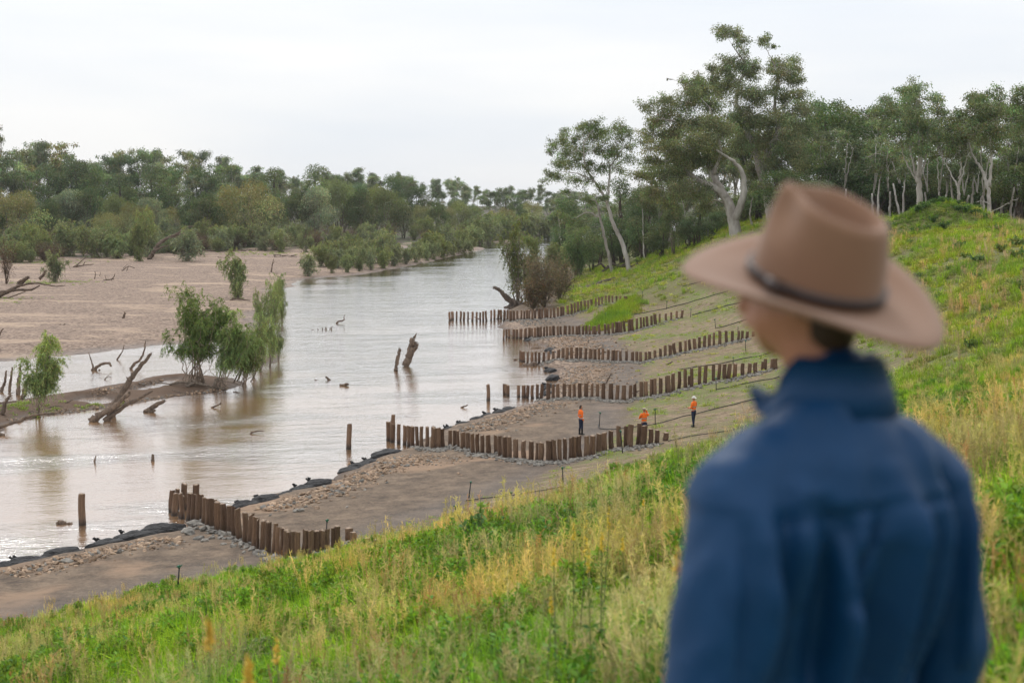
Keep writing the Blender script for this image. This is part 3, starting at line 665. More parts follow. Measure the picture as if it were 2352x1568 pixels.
# ------------------------------------------------------------------ trees
def unit(v): return v / (np.linalg.norm(v, axis=-1, keepdims=True) + 1e-9)
def leaves(P, D, L, W, rng, flat=.0):
    """diamond leaves at P pointing along D"""
    n = len(P); L = np.broadcast_to(L, (n,))[:, None]; W = np.broadcast_to(W, (n,))[:, None]
    D = unit(D); A = unit(np.cross(D, rng.normal(size=(n, 3))))
    V = np.stack([P, P + D * L * .45 + A * W * .5, P + D * L, P + D * L * .45 - A * W * .5], 1).reshape(-1, 3)
    Q = np.arange(n * 4).reshape(-1, 4); return V, Q
def colvar(n, base, rng, v=.3, hue=.15):
    b = np.asarray(base, float); k = np.exp(rng.normal(0, v, (n, 1)))
    c = b * k * (1 + hue * rng.normal(size=(n, 3)) * [1, .5, .6]); return np.clip(c, .003, .9)
def rep4(c): return np.hstack([np.repeat(c, 4, 0), np.ones((len(c) * 4, 1))])

def grow(rng, p, d, L, r, lev, top, tubes, tips, wob, up, spread, kids, taper=.62, short=.74):
    n = 4; P = [p.copy()]
    for i in range(n):
        d = unit(d + rng.normal(0, wob, 3) + np.array([0, 0, up])); p = p + d * L / n; P.append(p.copy())
    tubes.append((np.array(P), np.linspace(r, r * taper, n + 1), lev))
    if lev >= top:
        tips.append((p, d, L)); return
    k = kids if isinstance(kids, int) else rng.integers(kids[0], kids[1] + 1)
    ph = rng.random() * 6.28
    for i in range(k):
        a = ph + i * 6.28 / k + rng.normal(0, .3); s = spread * rng.uniform(.6, 1.3)
        x = unit(np.cross(d, [.3, .2, 1.0])); y = np.cross(d, x)
        nd = unit(d * math.cos(s) + (x * math.cos(a) + y * math.sin(a)) * math.sin(s))
        grow(rng, p.copy(), nd, L * short * rng.uniform(.75, 1.2), r * taper * (.85 if i else .95), lev + 1, top, tubes, tips, wob, up, spread, kids, taper, short)
    if lev >= 1 and rng.random() < .7:
        q = P[2]; nd = unit(d + rng.normal(0, .7, 3)); tips.append((q + nd * L * .45, nd, L * .5)); tubes.append((np.array([q, q + nd * L * .45]), np.array([r * .35, r * .15]), lev + 1))

def clump_leaves(rng, cs, rad, n, ll, lw, base, hang=.9, flatz=.8, cv=.22, upper=.35):
    """clumps of leaves: cs centres (K,3), rad (K,), n leaves per clump of radius 1 (scaled)"""
    VV = []; CC = []
    for c, r in zip(cs, rad):
        m = int(n * r * r) + 6
        u = unit(rng.normal(size=(m, 3))); q = rng.random(m) ** .45
        u[:, 2] = np.where(rng.random(m) < upper, abs(u[:, 2]), u[:, 2])
        P = c + u * (q * r)[:, None] * [1, 1, flatz] * (1 + .25 * rng.normal(size=(m, 1)))
        D = unit(u * .5 + rng.normal(0, .55, (m, 3)) + [0, 0, -hang])
        VV.append((P, D)); CC.append(colvar(m, np.array(base) * math.exp(rng.normal(0, cv)) * (1 + .07 * rng.normal(size=3)), rng, .25))
    P = np.vstack([a for a, b in VV]); D = np.vstack([b for a, b in VV]); C = np.vstack(CC)
    V, Q = leaves(P, D, ll * rng.uniform(.6, 1.3, len(P)), lw * rng.uniform(.7, 1.3, len(P)), rng)
    return V, Q, rep4(C)

def mk_trunk(name, tubes, mat, minr=0.0, sides=(9, 7, 5, 4, 3, 3, 3)):
    b = MB()
    for P, r, lev in tubes:
        if r[0] >= minr: b.tube(P, r, sides[min(lev, 6)])
    return b.mesh(name, [mat], smooth=True)
def mk_crown(V, Q, C, name='crown'): return newmesh(name, V, [Q], [m_leaf], cols={'col': C})

GUM = (.155, .185, .098); OLIVE = (.215, .22, .105); DARKG = (.13, .17, .078); GREEN = (.12, .17, .05); GREYG = (.20, .225, .14); BROWN = (.13, .085, .05); YELG = (.24, .27, .09)

def proto_gum(seed, h, base=GUM, dens=120, ll=.42, lw=.16, clear=.38, spread=.45, levels=4, crownr=1.0, bark=None, r0=None, kids=(2, 3)):
    rng = np.random.default_rng(seed); tubes = []; tips = []
    L0 = h * clear
    grow(rng, np.zeros(3), unit(np.array([rng.normal(0, .05), rng.normal(0, .05), 1])), L0, r0 or h * .018, 0, levels, tubes, tips, .09, .10, spread, kids, .66, .76)
    T = np.array([t[0] for t in tips]); z = T[:, 2].max(); k = h / (z + 1.2); T *= k
    tubes = [(P * k, r, l) for P, r, l in tubes]
    tubes[0][0][0, 2] -= .5
    rad = rng.uniform(.55, 1.45, len(T)) * crownr * h / 20
    V, Q, C = clump_leaves(rng, T + [0, 0, .2], rad, dens, ll, lw, base)
    return mk_trunk('trunk', tubes, bark or m_gumbark, .02 * h / 20), mk_crown(V, Q, C)

def proto_bushy(seed, h, w, base=OLIVE, nleaf=7000, ll=.38, lw=.12, stems=7, bark=None, low=.12, hang=1.0, topc=None, lobes=26):
    """dense many-stemmed crown that hangs almost to the ground (paperbarks of the river bed)"""
    rng = np.random.default_rng(seed); tubes = []
    cs = []; rad = []
    for i in range(lobes):
        t = rng.random() ** .8; a = rng.random() * 6.28; zz = h * (low + .12 + (.84 - low) * t)
        prof = math.sin(math.pi * min(1, max(.05, (t * .72 + .22)))) ** .7
        rr = w / 2 * prof * rng.uniform(.45, .95)
        cs.append([rr * math.cos(a), rr * math.sin(a), zz]); rad.append(rng.uniform(.14, .26) * min(w, h * .8) * 1.0)
    cs = np.array(cs); rad = np.array(rad)
    VV = []; DD = []; CC = []
    area = (rad ** 2).sum()
    for c, r in zip(cs, rad):
        m = int(nleaf * r * r / area); u = unit(rng.normal(size=(m, 3))); u[:, 2] = np.where(rng.random(m) < .4, abs(u[:, 2]), u[:, 2])
        P = c + u * r * (rng.random((m, 1)) ** .35) * [1, 1, 1.15]
        P[:, 2] = np.maximum(P[:, 2], h * low * rng.uniform(.5, 1.2, m))
        D = unit(u * .45 + rng.normal(0, .35, (m, 3)) + [0, 0, -hang])
        bc = np.array(base) * math.exp(rng.normal(0, .2)) * (1 + .06 * rng.normal(size=3))
        cc = colvar(m, bc, rng, .25)
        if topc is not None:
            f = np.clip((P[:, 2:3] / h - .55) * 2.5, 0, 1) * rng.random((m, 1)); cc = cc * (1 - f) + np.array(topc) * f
        VV.append(P); DD.append(D); CC.append(cc)
    P = np.vstack(VV); V, Q = leaves(P, np.vstack(DD), ll * rng.uniform(.6, 1.4, len(P)), lw * rng.uniform(.7, 1.3, len(P)), rng)
    for i in range(stems):
        c = cs[rng.integers(len(cs))]; a = rng.random() * 6.28; b = np.array([math.cos(a), math.sin(a), 0]) * .06 * w
        tubes.append((curve([b + [0, 0, -.3], b + (c - b) * [.35, .35, .5], c], 7, .03 * h * .3, rng), np.linspace(.012 * h, .003 * h, 7)[:7], 2))
    tubes = [(P_, np.linspace(.013 * h + .01, .004 * h, len(P_)), l) for P_, r_, l in tubes]
    return mk_trunk('stems', tubes, bark or m_stem), mk_crown(V, Q, rep4(np.vstack(CC)))

def proto_weeping(seed, h, w, base=GREEN, strands=420, per=20, ll=.17, lw=.034, stems=9, lean=0.0, bark=None, hang=.9, slen=.9, topc=YELG, low=.0):
    """upright pale stems with thin leafy strands drooping from them"""
    rng = np.random.default_rng(seed); tubes = []; S = []
    for i in range(stems):
        a = rng.random() * 6.28; e = rng.uniform(.15, 1.0) * w / 2; hh = h * rng.uniform(.5, 1.0) * (1 - .2 * (e / (w / 2)) ** 2)
        end = np.array([math.cos(a) * e + lean * hh, math.sin(a) * e * .8, hh])
        C = curve([[rng.normal(0, .085 * w), rng.normal(0, .05 * w), -.25], end * [.35, .35, .45] + rng.normal(0, .03 * h, 3), end], 10, .015 * h, rng)
        tubes.append((C, np.linspace(.0085 * h, .0020 * h, len(C)), 2)); S.append(C)
        if i % 2 == 0:
            e3 = np.array([math.cos(a + 1) * w * rng.uniform(.3, .62), math.sin(a + 1) * w * .4, h * rng.uniform(.45, 1.02)]); c3 = curve([[rng.normal(0, .08 * w), 0, -.2], e3 * [.5, .5, .45], e3], 8, .02 * h, rng); tubes.append((c3, np.linspace(.005 * h, .0012 * h, len(c3)), 4))
        for k in range(5):
            q = C[rng.integers(len(C) // 2, len(C))]; dd = unit(np.array([rng.normal(0, 1), rng.normal(0, 1), .9])); e2 = q + dd * rng.uniform(.10, .24) * h
            c2 = curve([q, q + (e2 - q) * .5 + [0, 0, .03 * h], e2], 5, .01 * h, rng); tubes.append((c2, np.linspace(.005 * h, .0015 * h, len(c2)), 4)); S.append(c2)
    VV = []; DD = []; CC = []
    for s_ in range(strands):
        C = S[int(len(S) * rng.random() ** 1.5)]; k = rng.integers(max(1, int(len(C) * (.22 if h < 5 else .38))), len(C)); p = C[k] + rng.normal(0, .05 * w, 3)
        if p[2] < low * h: continue
        d0 = unit(np.array([rng.normal(0, 1), rng.normal(0, 1), rng.uniform(-.1, .9)])); Ls = slen * rng.uniform(.4, 1.2)
        t = np.linspace(0, 1, per)[:, None]; Q_ = p + d0 * t * Ls * .6 + np.array([0, 0, -1]) * hang * t ** 2 * Ls
        Q_[:, 2] = np.maximum(Q_[:, 2], .1)
        Q_ += rng.normal(0, .03 * Ls, Q_.shape)
        D = unit(rng.normal(0, .5, (per, 3)) + d0 * .4 * (1 - t) + [0, 0, -.8])
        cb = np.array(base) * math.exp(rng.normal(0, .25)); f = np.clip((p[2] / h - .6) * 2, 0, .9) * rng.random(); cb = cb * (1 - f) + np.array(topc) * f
        VV.append(Q_); DD.append(D); CC.append(colvar(per, cb, rng, .18))
    P = np.vstack(VV); V, Q = leaves(P, np.vstack(DD), ll * rng.uniform(.6, 1.3, len(P)), lw, rng)
    return mk_trunk('stems', tubes, bark or m_stem), mk_crown(V, Q, rep4(np.vstack(CC)))

def proto_bare(seed, h, w, base=BROWN, nl=1500, n=24, ll=.12, lw=.05):
    """twiggy half-dead bush"""
    rng = np.random.default_rng(seed); tubes = []; E = []
    for i in range(n):
        a = rng.random() * 6.28; e = w / 2 * rng.uniform(.2, 1); end = np.array([math.cos(a) * e, math.sin(a) * e, h * rng.uniform(.55, 1)])
        C = curve([[0, 0, -.1], end * [.3, .3, .5] + rng.normal(0, .04 * h, 3), end], 8, .02 * h, rng); tubes.append((C, np.linspace(.012 * h, .002 * h, len(C)), 3))
        for k in range(9):
            q = C[rng.integers(3, len(C))]; e2 = q + unit(rng.normal(size=3) + [0, 0, .7]) * h * rng.uniform(.1, .25); tubes.append((np.array([q, (q + e2) / 2 + rng.normal(0, .02 * h, 3), e2]), np.array([.0045, .003, .0015]) * h, 5)); E.append(e2)
    E = np.array(E); P = E[rng.integers(len(E), size=nl)] + rng.normal(0, .09 * h, (nl, 3)); P[:, 2] = abs(P[:, 2])
    V, Q = leaves(P, rng.normal(size=(nl, 3)) + [0, 0, -.4], ll * rng.uniform(.5, 1.5, nl), lw, rng)
    return mk_trunk('stems', tubes, m_dead), mk_crown(V, Q, rep4(colvar(nl, base, rng, .3)))

# prototype meshes
PG = [proto_gum(10 + k, 20, [GUM, GREYG, GUM, OLIVE, DARKG, GREYG][k], 75, .50, .19, [.20, .24, .18, .27, .2, .3][k], [.42, .36, .45, .34, .42, .32][k], 4, [1.0, .9, 1.05, .9, 1.15, .85][k]) for k in range(6)]
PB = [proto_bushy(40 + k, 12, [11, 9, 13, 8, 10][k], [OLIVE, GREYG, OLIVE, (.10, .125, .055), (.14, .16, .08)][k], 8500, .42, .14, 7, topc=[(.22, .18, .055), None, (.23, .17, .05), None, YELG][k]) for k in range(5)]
PC = [proto_bushy(60 + k, 14, [7, 6][k], DARKG if k else (.10, .14, .06), 7500, .36, .12, 5, m_darkbark, .15, .7, lobes=22) for k in range(2)]
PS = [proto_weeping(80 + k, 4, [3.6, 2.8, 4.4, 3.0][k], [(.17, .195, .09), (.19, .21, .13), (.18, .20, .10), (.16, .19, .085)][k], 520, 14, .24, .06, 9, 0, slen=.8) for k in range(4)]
PD = [proto_bare(95 + k, 3, 4.2) for k in range(2)]

def plant(kind, protos, k, base, h, label, cat, group=None, w=None, rz=None, h0=1.0, names=('trunk', 'crown'), lean=0.0):
    tr, cr = protos[k]
    root = empty(kind, base, rng.random() * 6.28 if rz is None else rz)
    s = h / h0; wx_ = (w or 1) * s
    root.scale = (wx_, wx_, s)
    if lean: root.rotation_euler = (0, lean, root.rotation_euler[2])
    link(names[0], tr, root); link(names[1], cr, root)
    return tag(root, label, cat, group)
rng = np.random.default_rng(77)

def ztop(y, d): return EYE + (HZ - y) / FPX * d
# far left bank forest: skyline layer of tall gums, a middle layer, then paperbarks at the edge of the bar
sk_x = [-80, 0, 20, 100, 150, 200, 250, 300, 345, 380, 425, 470, 530, 600, 660, 760, 830, 900, 945, 975, 1000, 1060, 1100, 1150, 1200, 1250, 1300, 1340]
sk_y = [330, 330, 326, 322, 320, 345, 352, 340, 334, 352, 332, 345, 372, 388, 388, 388, 384, 402, 398, 418, 402, 400, 418, 424, 418, 428, 432, 436]
fk = 0
for x in np.arange(-70, 1330, 25):
    x = x + rng.normal(0, 5); d = np.interp(x, [-70, 500, 1300], [450, 520, 640]) + rng.normal(0, 18)
    yt = np.interp(x, sk_x, sk_y) + abs(rng.normal(0, 9)) - 3
    b = atd(x, 500, d); z0 = H1(b[0], b[1]); h = ztop(yt, d) - z0; fk += 1
    k = [0, 1, 5, 3, 2, 4, 1, 5][rng.integers(8)]
    plant('gum_tree', PG, k, (b[0], b[1], z0), h, 'tall grey green gum on the far left bank skyline, %s from the left' % nth(fk), 'gum tree', 'gums on the far skyline', w=rng.uniform(.8, 1.15), h0=20)
# the thin tall tops that stick out of the skyline
for (x, yt, d, k, lb) in [(3, 285, 430, 3, 'very tall thin dark tree cut by the left edge of the photo'), (528, 357, 520, 5, 'slender gum with tufted top rising above the forest left of centre'), (920, 392, 590, 5, 'flat topped gum rising above the far forest beyond the river'), (1045, 400, 600, 1, 'pale trunked gum with open crown above the far river bend')]:
    b = atd(x, 500, d); z0 = H1(b[0], b[1]); plant('gum_tree', PG, k, (b[0], b[1], z0), ztop(yt, d) - z0, lb, 'gum tree', w=.55, h0=20)
fk = 0
my_x = [-80, 0, 100, 200, 300, 420, 500, 600, 700, 800, 900, 1000, 1100, 1200, 1300]
my_y = [375, 375, 385, 380, 385, 390, 400, 412, 415, 418, 425, 425, 440, 445, 450]
for x in np.arange(-60, 1320, 29):
    x = x + rng.normal(0, 7); d = np.interp(x, [-70, 500, 1300], [415, 470, 590]) + rng.normal(0, 12)
    yt = np.interp(x, my_x, my_y) + rng.normal(6, 12); b = atd(x, 500, d); z0 = H1(b[0], b[1]); h = ztop(yt, d) - z0; fk += 1
    if rng.random() < .35: plant('forest_tree', PC, rng.integers(2), (b[0], b[1], z0), h, 'dark green forest tree below the left skyline, %s of the middle row from left' % nth(fk), 'tree', 'middle row of the left bank forest', w=rng.uniform(1.1, 1.5), h0=14)
    else: plant('gum_tree', PG, rng.integers(6), (b[0], b[1], z0), h, 'bushy gum below the left skyline, %s of the middle row from the left' % nth(fk), 'gum tree', 'middle row of the left bank forest', w=rng.uniform(1.0, 1.3), h0=20)
fk = 0
fy_x = [-80, 0, 100, 200, 260, 330, 400, 480, 560, 640, 700, 800, 900, 1000, 1080, 1150, 1250, 1300]
fy_y = [450, 450, 455, 432, 470, 480, 455, 452, 440, 450, 445, 430, 440, 455, 462, 468, 480, 490]
for x in np.arange(-60, 1300, 33):
    x = x + rng.normal(0, 7); d = np.interp(x, [-70, 300, 700, 1000, 1300], [365, 375, 420, 470, 540]) + rng.normal(0, 9)
    yt = np.interp(x, fy_x, fy_y) + rng.normal(6, 12); b = atd(x, 500, d); z0 = H1(b[0], b[1]); h = ztop(yt, d) - z0; fk += 1
    k = rng.integers(5)
    plant('paperbark_tree', PB, k, (b[0], b[1], z0), h, '%s paperbark along the left forest edge, %s from the left' % (['rust topped olive', 'grey green', 'broad golden topped', 'slim green', 'yellow green'][k], nth(fk)), 'paperbark tree', 'paperbarks along the left forest edge', w=rng.uniform(.8, 1.15), h0=12, names=('stems', 'crown'))
# understory strip at the forest foot
fk = 0
for x in np.arange(-60, 1130, 19):
    x = x + rng.normal(0, 7); d = np.interp(x, [-70, 300, 700, 1000, 1300], [335, 345, 390, 440, 500]) + rng.normal(0, 8)
    b = atd(x, 500, d); z0 = H1(b[0], b[1])
    if z0 < .1: continue
    fk += 1; h = rng.uniform(4, 7.5); br = rng.random() < .42
    if br: plant('bush', PD, rng.integers(2), (b[0], b[1], z0), h * .7, 'brown twiggy bush at the foot of the left forest, %s of the row from left' % nth(fk), 'bush', 'low growth at the left forest foot', w=1.2, h0=3, names=('stems', 'crown'))
    else: plant('bush', PS, rng.integers(4), (b[0], b[1], z0), h, 'grey green bush at the foot of the left forest, %s of the row from left' % nth(fk), 'bush', 'low growth at the left forest foot', w=rng.uniform(.9, 1.3), h0=4, names=('stems', 'crown'))
# bushes standing on the gravel bar: x, base y, top y, width, kind
for (x, yb, yt, wd, k, lb) in [
        (15, 652, 545, 70, 'D', 'brown leafed bush at the left edge above the fallen branches'), (125, 648, 578, 55, 'S1', 'thin leaning shrub beside the fallen branches on the gravel bar'),
        (65, 598, 512, 60, 'S0', 'dark rounded shrub at the back left of the gravel bar'), (160, 588, 500, 80, 'S2', 'wide shrub with pale fanned stems on the left gravel bar'), (215, 592, 505, 110, 'S2', 'widest shrub on the bar, swept over to the right'),
        (248, 590, 530, 60, 'S0', 'low shrub at the right foot of the widest swept shrub'), (50, 602, 570, 50, 'D', 'small brown bush left of the swept shrubs'),
        (318, 600, 500, 55, 'S3', 'bright tufted shrub left of the dead leaning trunk'), (340, 590, 480, 62, 'S0', 'taller dull shrub behind the dead leaning trunk'), (430, 600, 525, 78, 'S1', 'round twiggy shrub right of the dead leaning trunk'),
        (382, 570, 500, 60, 'S1', 'grey shrub behind the tip of the dead leaning trunk'), (545, 687, 577, 72, 'S3', 'sparse young tree alone on the gravel bar near the water'),
        (470, 572, 505, 60, 'S0', 'shrub at the back of the bar left of the log pile'), (520, 575, 510, 55, 'S2', 'pale shrub directly behind the log pile'), (600, 575, 515, 52, 'S1', 'rounded shrub right of the log pile'),
        (645, 580, 532, 40, 'S0', 'small shrub left of the slim dead sapling'), (700, 580, 528, 52, 'S2', 'round shrub at the back of the bar above the river corner'), (755, 578, 535, 40, 'S1', 'shrub on the bar back between round shrub and thicket'),
        (708, 634, 582, 55, 'S1', 'scrubby young shrub standing where the bar meets the river')]:
    b = hit(x, yb); ppm = FPX / b[1]; h = (yb - yt) / ppm; ww = wd / ppm
    if k == 'D': plant('shrub', PD, rng.integers(2), b, h, lb, 'shrub', w=ww / 4.2 / (h / 3), h0=3, names=('stems', 'crown'))
    else:
        q = int(k[1]); plant('shrub', PS, q, b, h, lb, 'shrub', w=ww / [3.6, 2.8, 4.4, 3.0][q] / (h / 4) * .9, h0=4, names=('stems', 'crown'))
fk = 0; SCR = []
for q in range(34):
    x = rng.uniform(-20, 690); d = np.interp(x, [0, 300, 700], [300, 325, 372]) + rng.uniform(-14, 16); b = atd(x, 560, d); z0 = H1(b[0], b[1])
    if z0 < .15: continue
    fk += 1; h = rng.uniform(3.2, 6.5)
    if rng.random() < .3: plant('shrub', PD, int(rng.integers(2)), (b[0], b[1], z0), h * .7, 'brown twiggy scrub at the back of the gravel bar, %s from the left' % ORDX[fk], 'shrub', 'scrub at the back of the gravel bar', w=1.3, h0=3, names=('stems', 'crown')) if 0 else SCR.append((x, b[0], b[1], z0, h * .7, 1))
    else: SCR.append((x, b[0], b[1], z0, h, 0))
for fk, (x, bx_, by_, z0, h, br) in enumerate(sorted(SCR)):
    plant('shrub', PD if br else PS, int(rng.integers(2 if br else 4)), (bx_, by_, z0), h, '%s scrub at the back of the gravel bar, %s from the left' % ('brown twiggy' if br else 'grey green', nth(fk + 1)), 'shrub', 'scrub at the back of the gravel bar', w=rng.uniform(1.1, 1.7), h0=3 if br else 4, names=('stems', 'crown'))
# thicket of saplings along the bar tip
fk = 0
tx = [(735, 612, 565), (757, 612, 560), (775, 616, 572), (790, 608, 548), (808, 610, 556), (822, 615, 560), (838, 605, 540), (850, 612, 545), (868, 604, 530), (885, 606, 540), (900, 600, 545), (915, 603, 550), (935, 597, 560), (955, 596, 545), (970, 592, 540), (988, 592, 535), (1003, 588, 540), (1020, 588, 520), (1035, 584, 528), (1050, 580, 530), (1065, 577, 535),
      (745, 600, 550), (772, 596, 540), (800, 592, 535), (828, 590, 530), (860, 588, 520), (890, 586, 528), (1010, 578, 520), (1040, 574, 522),
      (762, 627, 582), (798, 625, 574), (826, 623, 580), (852, 620, 570), (880, 616, 566), (906, 611, 560), (932, 607, 564), (958, 603, 558), (980, 599, 550), (998, 596, 552), (1018, 592, 546), (1040, 587, 545), (1062, 583, 540), (1082, 578, 540)]
for (x, yb, yt) in sorted(tx):
    b = hit(x, yb); ppm = FPX / b[1]; h = (yb - yt) / ppm; fk += 1
    plant('sapling', PS, rng.integers(4), b, h * rng.uniform(.8, 1.15), 'slim sapling in the thicket along the bar tip, %s from the left' % nth(fk), 'sapling', 'saplings in the thicket on the bar tip', w=rng.uniform(.7, 1.3), h0=4, names=('stems', 'crown'))
fk = 0
for (x, yb, h) in [(1085, 562, 6), (1105, 560, 8), (1122, 556, 7), (1140, 553, 6), (1158, 551, 8), (1175, 550, 7), (1195, 549, 9), (1215, 549, 8), (1235, 548, 9), (1258, 548, 8), (1280, 547, 9), (1300, 547, 8), (1060, 572, 6), (1095, 552, 9), (1130, 549, 8)]:
    b = atz(x, yb, .2); z0 = H1(b[0], b[1]); fk += 1
    plant('bush', PS, int(rng.integers(4)), (b[0], b[1], max(z0, -.3)), h, 'bush closing the distant river bend, %s from the left' % nth(1 + sorted([1085, 1105, 1122, 1140, 1158, 1175, 1195, 1215, 1235, 1258, 1280, 1300, 1060, 1095, 1130]).index(x)), 'bush', 'bushes at the distant river bend', w=1.3, h0=4, names=('stems', 'crown'))
# willowy growth along the near bar edge
fk = 0
PW = [proto_weeping(120, 6, 2.6, (.19, .23, .09), 420, 18, .22, .045, 7, slen=.9, low=.15), proto_weeping(121, 6, 3.2, (.18, .22, .085), 460, 18, .22, .045, 8, slen=.9, low=.15)]
for (x, yb, yt, wd) in [(600, 855, 690, 38), (622, 842, 700, 40), (640, 830, 735, 30), (606, 800, 668, 48), (628, 770, 640, 42), (645, 700, 612, 32), (632, 715, 640, 40), (595, 745, 665, 30), (648, 745, 660, 26), (583, 868, 750, 34)]:
    b = hit(x, yb); ppm = FPX / b[1]; h = (yb - yt) / ppm; fk += 1
    q = rng.integers(2)
    plant('paperbark_sapling', PW, q, b, h, 'upright yellow green sapling along the near bar edge, %s counted from the left foreground' % nth(fk), 'sapling', 'saplings along the near bar edge', w=wd / ppm / [2.6, 3.2][q] / (h / 6), h0=6, names=('stems', 'crown'))
# big weeping clump on the spit, and the leaning one left of it
for (x, yb, yt, wd, sd_, ln, col_, lb) in [(452, 884, 668, 165, 201, .02, (.15, .21, .055), 'large leafy paperbark clump with pale stems on the spit'),
        (505, 892, 730, 120, 202, .30, (.15, .20, .065), 'paperbark leaning right over the water at the spit end'),
        (88, 955, 778, 105, 203, .18, (.16, .20, .08), 'small weeping tree leaning right at the left end of the spit'), (560, 888, 740, 60, 204, .30, (.16, .19, .075), 'thin leaning paperbark over the channel right of the large clump')]:
    b = hit(x, yb); b[2] = max(H1(b[0], b[1]), -.3); ppm = FPX / b[1]; h = (yb - yt) / ppm
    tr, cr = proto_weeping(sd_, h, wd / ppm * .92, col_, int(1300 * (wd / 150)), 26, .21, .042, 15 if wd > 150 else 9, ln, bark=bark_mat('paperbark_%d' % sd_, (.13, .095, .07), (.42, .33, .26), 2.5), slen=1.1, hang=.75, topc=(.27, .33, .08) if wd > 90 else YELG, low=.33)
    root = empty('paperbark_tree', b, 0); link('stems', tr, root); link('crown', cr, root); tag(root, lb, 'paperbark tree')
# ------------------------------------------------------------------ trees on the right bank
def px_tree(kind, dist, base, limbs, clumps, label, cat='gum tree', col_=GUM, ll=.30, lw=.11, dens=150, r0=.6, seed=0, bark=None, group=None, hang=.9, flatz=.9):
    """tree whose limbs and leaf clumps stand where the photograph shows them, spread in depth at random"""
    rg = np.random.default_rng(seed); b = atd(base[0], base[1], dist); z0 = H1(b[0], b[1]); b[2] = z0
    root = empty(kind, b); ppm = FPX / dist; tubes = []; pts = []
    def W(x, y, dy=0): return atd(x, y, dist) + [0, dy, 0] - b
    for L, ra, rb in limbs:
        dy = rg.normal(0, 1.2); n = len(L)
        P = [W(x, y, dy * (i / max(n - 1, 1)) * 1.5 if i else 0) for i, (x, y) in enumerate(L)]
        if L[0] == base: P[0] = np.array([0, 0, -.4])
        C = curve(P, 6 * n, .05, rg); tubes.append((C, np.linspace(ra, rb, len(C)), 1)); pts.append((C, np.linspace(ra, rb, len(C))))
    cs = []; rad = []
    for (x, y, r) in clumps:
        c = W(x, y, rg.normal(0, 2.4)); R_ = r / ppm * 1.7
        A = np.vstack([p[0] for p in pts]); RA = np.concatenate([p[1] for p in pts])
        dd = np.linalg.norm(A - c, axis=1) + np.maximum(0, A[:, 2] - c[2]) * 1.5; k = int(dd.argmin()); q = A[k]
        C = curve([q, q * .5 + c * .5 + [0, 0, .12 * np.linalg.norm(c - q)] + rg.normal(0, .08 * np.linalg.norm(c - q), 3) * [1, 1, .3], c + [0, 0, -.35 * R_]], 8, .04, rg)
        rr = min(RA[k] * .55, .035 + .03 * np.linalg.norm(c - q)); tubes.append((C, np.linspace(rr, .03, len(C)), 3)); pts.append((C, np.linspace(rr, .02, len(C))))
        for t in range(7):
            u = unit(rg.normal(size=3) + [0, 0, .6]); s0 = C[rg.integers(5, len(C))]; e = c + u * R_ * .8 * [1, 1, .7]
            tubes.append((curve([s0, (s0 + e) / 2 + rg.normal(0, .08, 3), e], 5), np.linspace(.035, .012, 5), 5))
        m = max(4, int(5 + R_ * 4))
        for t in range(m):
            u = unit(rg.normal(size=3)); cs.append(c + u * R_ * rg.uniform(.15, .95) * [1, 1, .75]); rad.append(R_ * rg.uniform(.30, .50))
    V, Q, C = clump_leaves(rg, np.array(cs), np.array(rad), dens, ll, lw, col_, hang, flatz, .2, .45)
    link('trunk', mk_trunk('trunk', [(P, r, l) for P, r, l in tubes], bark or m_gumbark), root); link('crown', mk_crown(V, Q, C), root)
    return tag(root, label, cat, group)
HC = (.165, .18, .085)
px_tree('gum_tree', 205, (1690, 542), [([(1690, 542), (1683, 500), (1668, 455), (1640, 430), (1600, 412), (1555, 375), (1510, 372)], .95, .12), ([(1668, 455), (1640, 400), (1625, 350), (1600, 320), (1560, 300)], .55, .1),
         ([(1684, 505), (1700, 470), (1706, 420), (1690, 380), (1640, 345)], .7, .14), ([(1600, 412), (1560, 425), (1520, 410)], .25, .06), ([(1640, 345), (1590, 300), (1545, 280), (1510, 275)], .3, .06), ([(1640, 400), (1650, 340), (1620, 250)], .3, .08)],
        [(1490, 240, 17), (1512, 272, 20), (1530, 235, 20), (1545, 258, 22), (1560, 290, 26), (1496, 290, 16), (1485, 320, 18), (1510, 335, 22), (1530, 310, 24), (1575, 330, 26), (1600, 290, 28), (1545, 350, 26), (1500, 370, 22), (1480, 400, 20), (1520, 400, 24), (1560, 390, 26), (1600, 360, 28),
         (1590, 240, 26), (1620, 215, 24), (1600, 195, 20), (1572, 185, 12), (1640, 240, 26), (1650, 300, 30), (1620, 330, 26), (1560, 440, 26), (1520, 440, 24), (1600, 440, 24), (1640, 370, 24), (1485, 440, 18), (1540, 470, 20), (1620, 470, 20), (1585, 210, 16), (1535, 180, 0.1)],
        'huge spreading gum with thick grey trunk on the bank, left of the hat', col_=HC, seed=1)
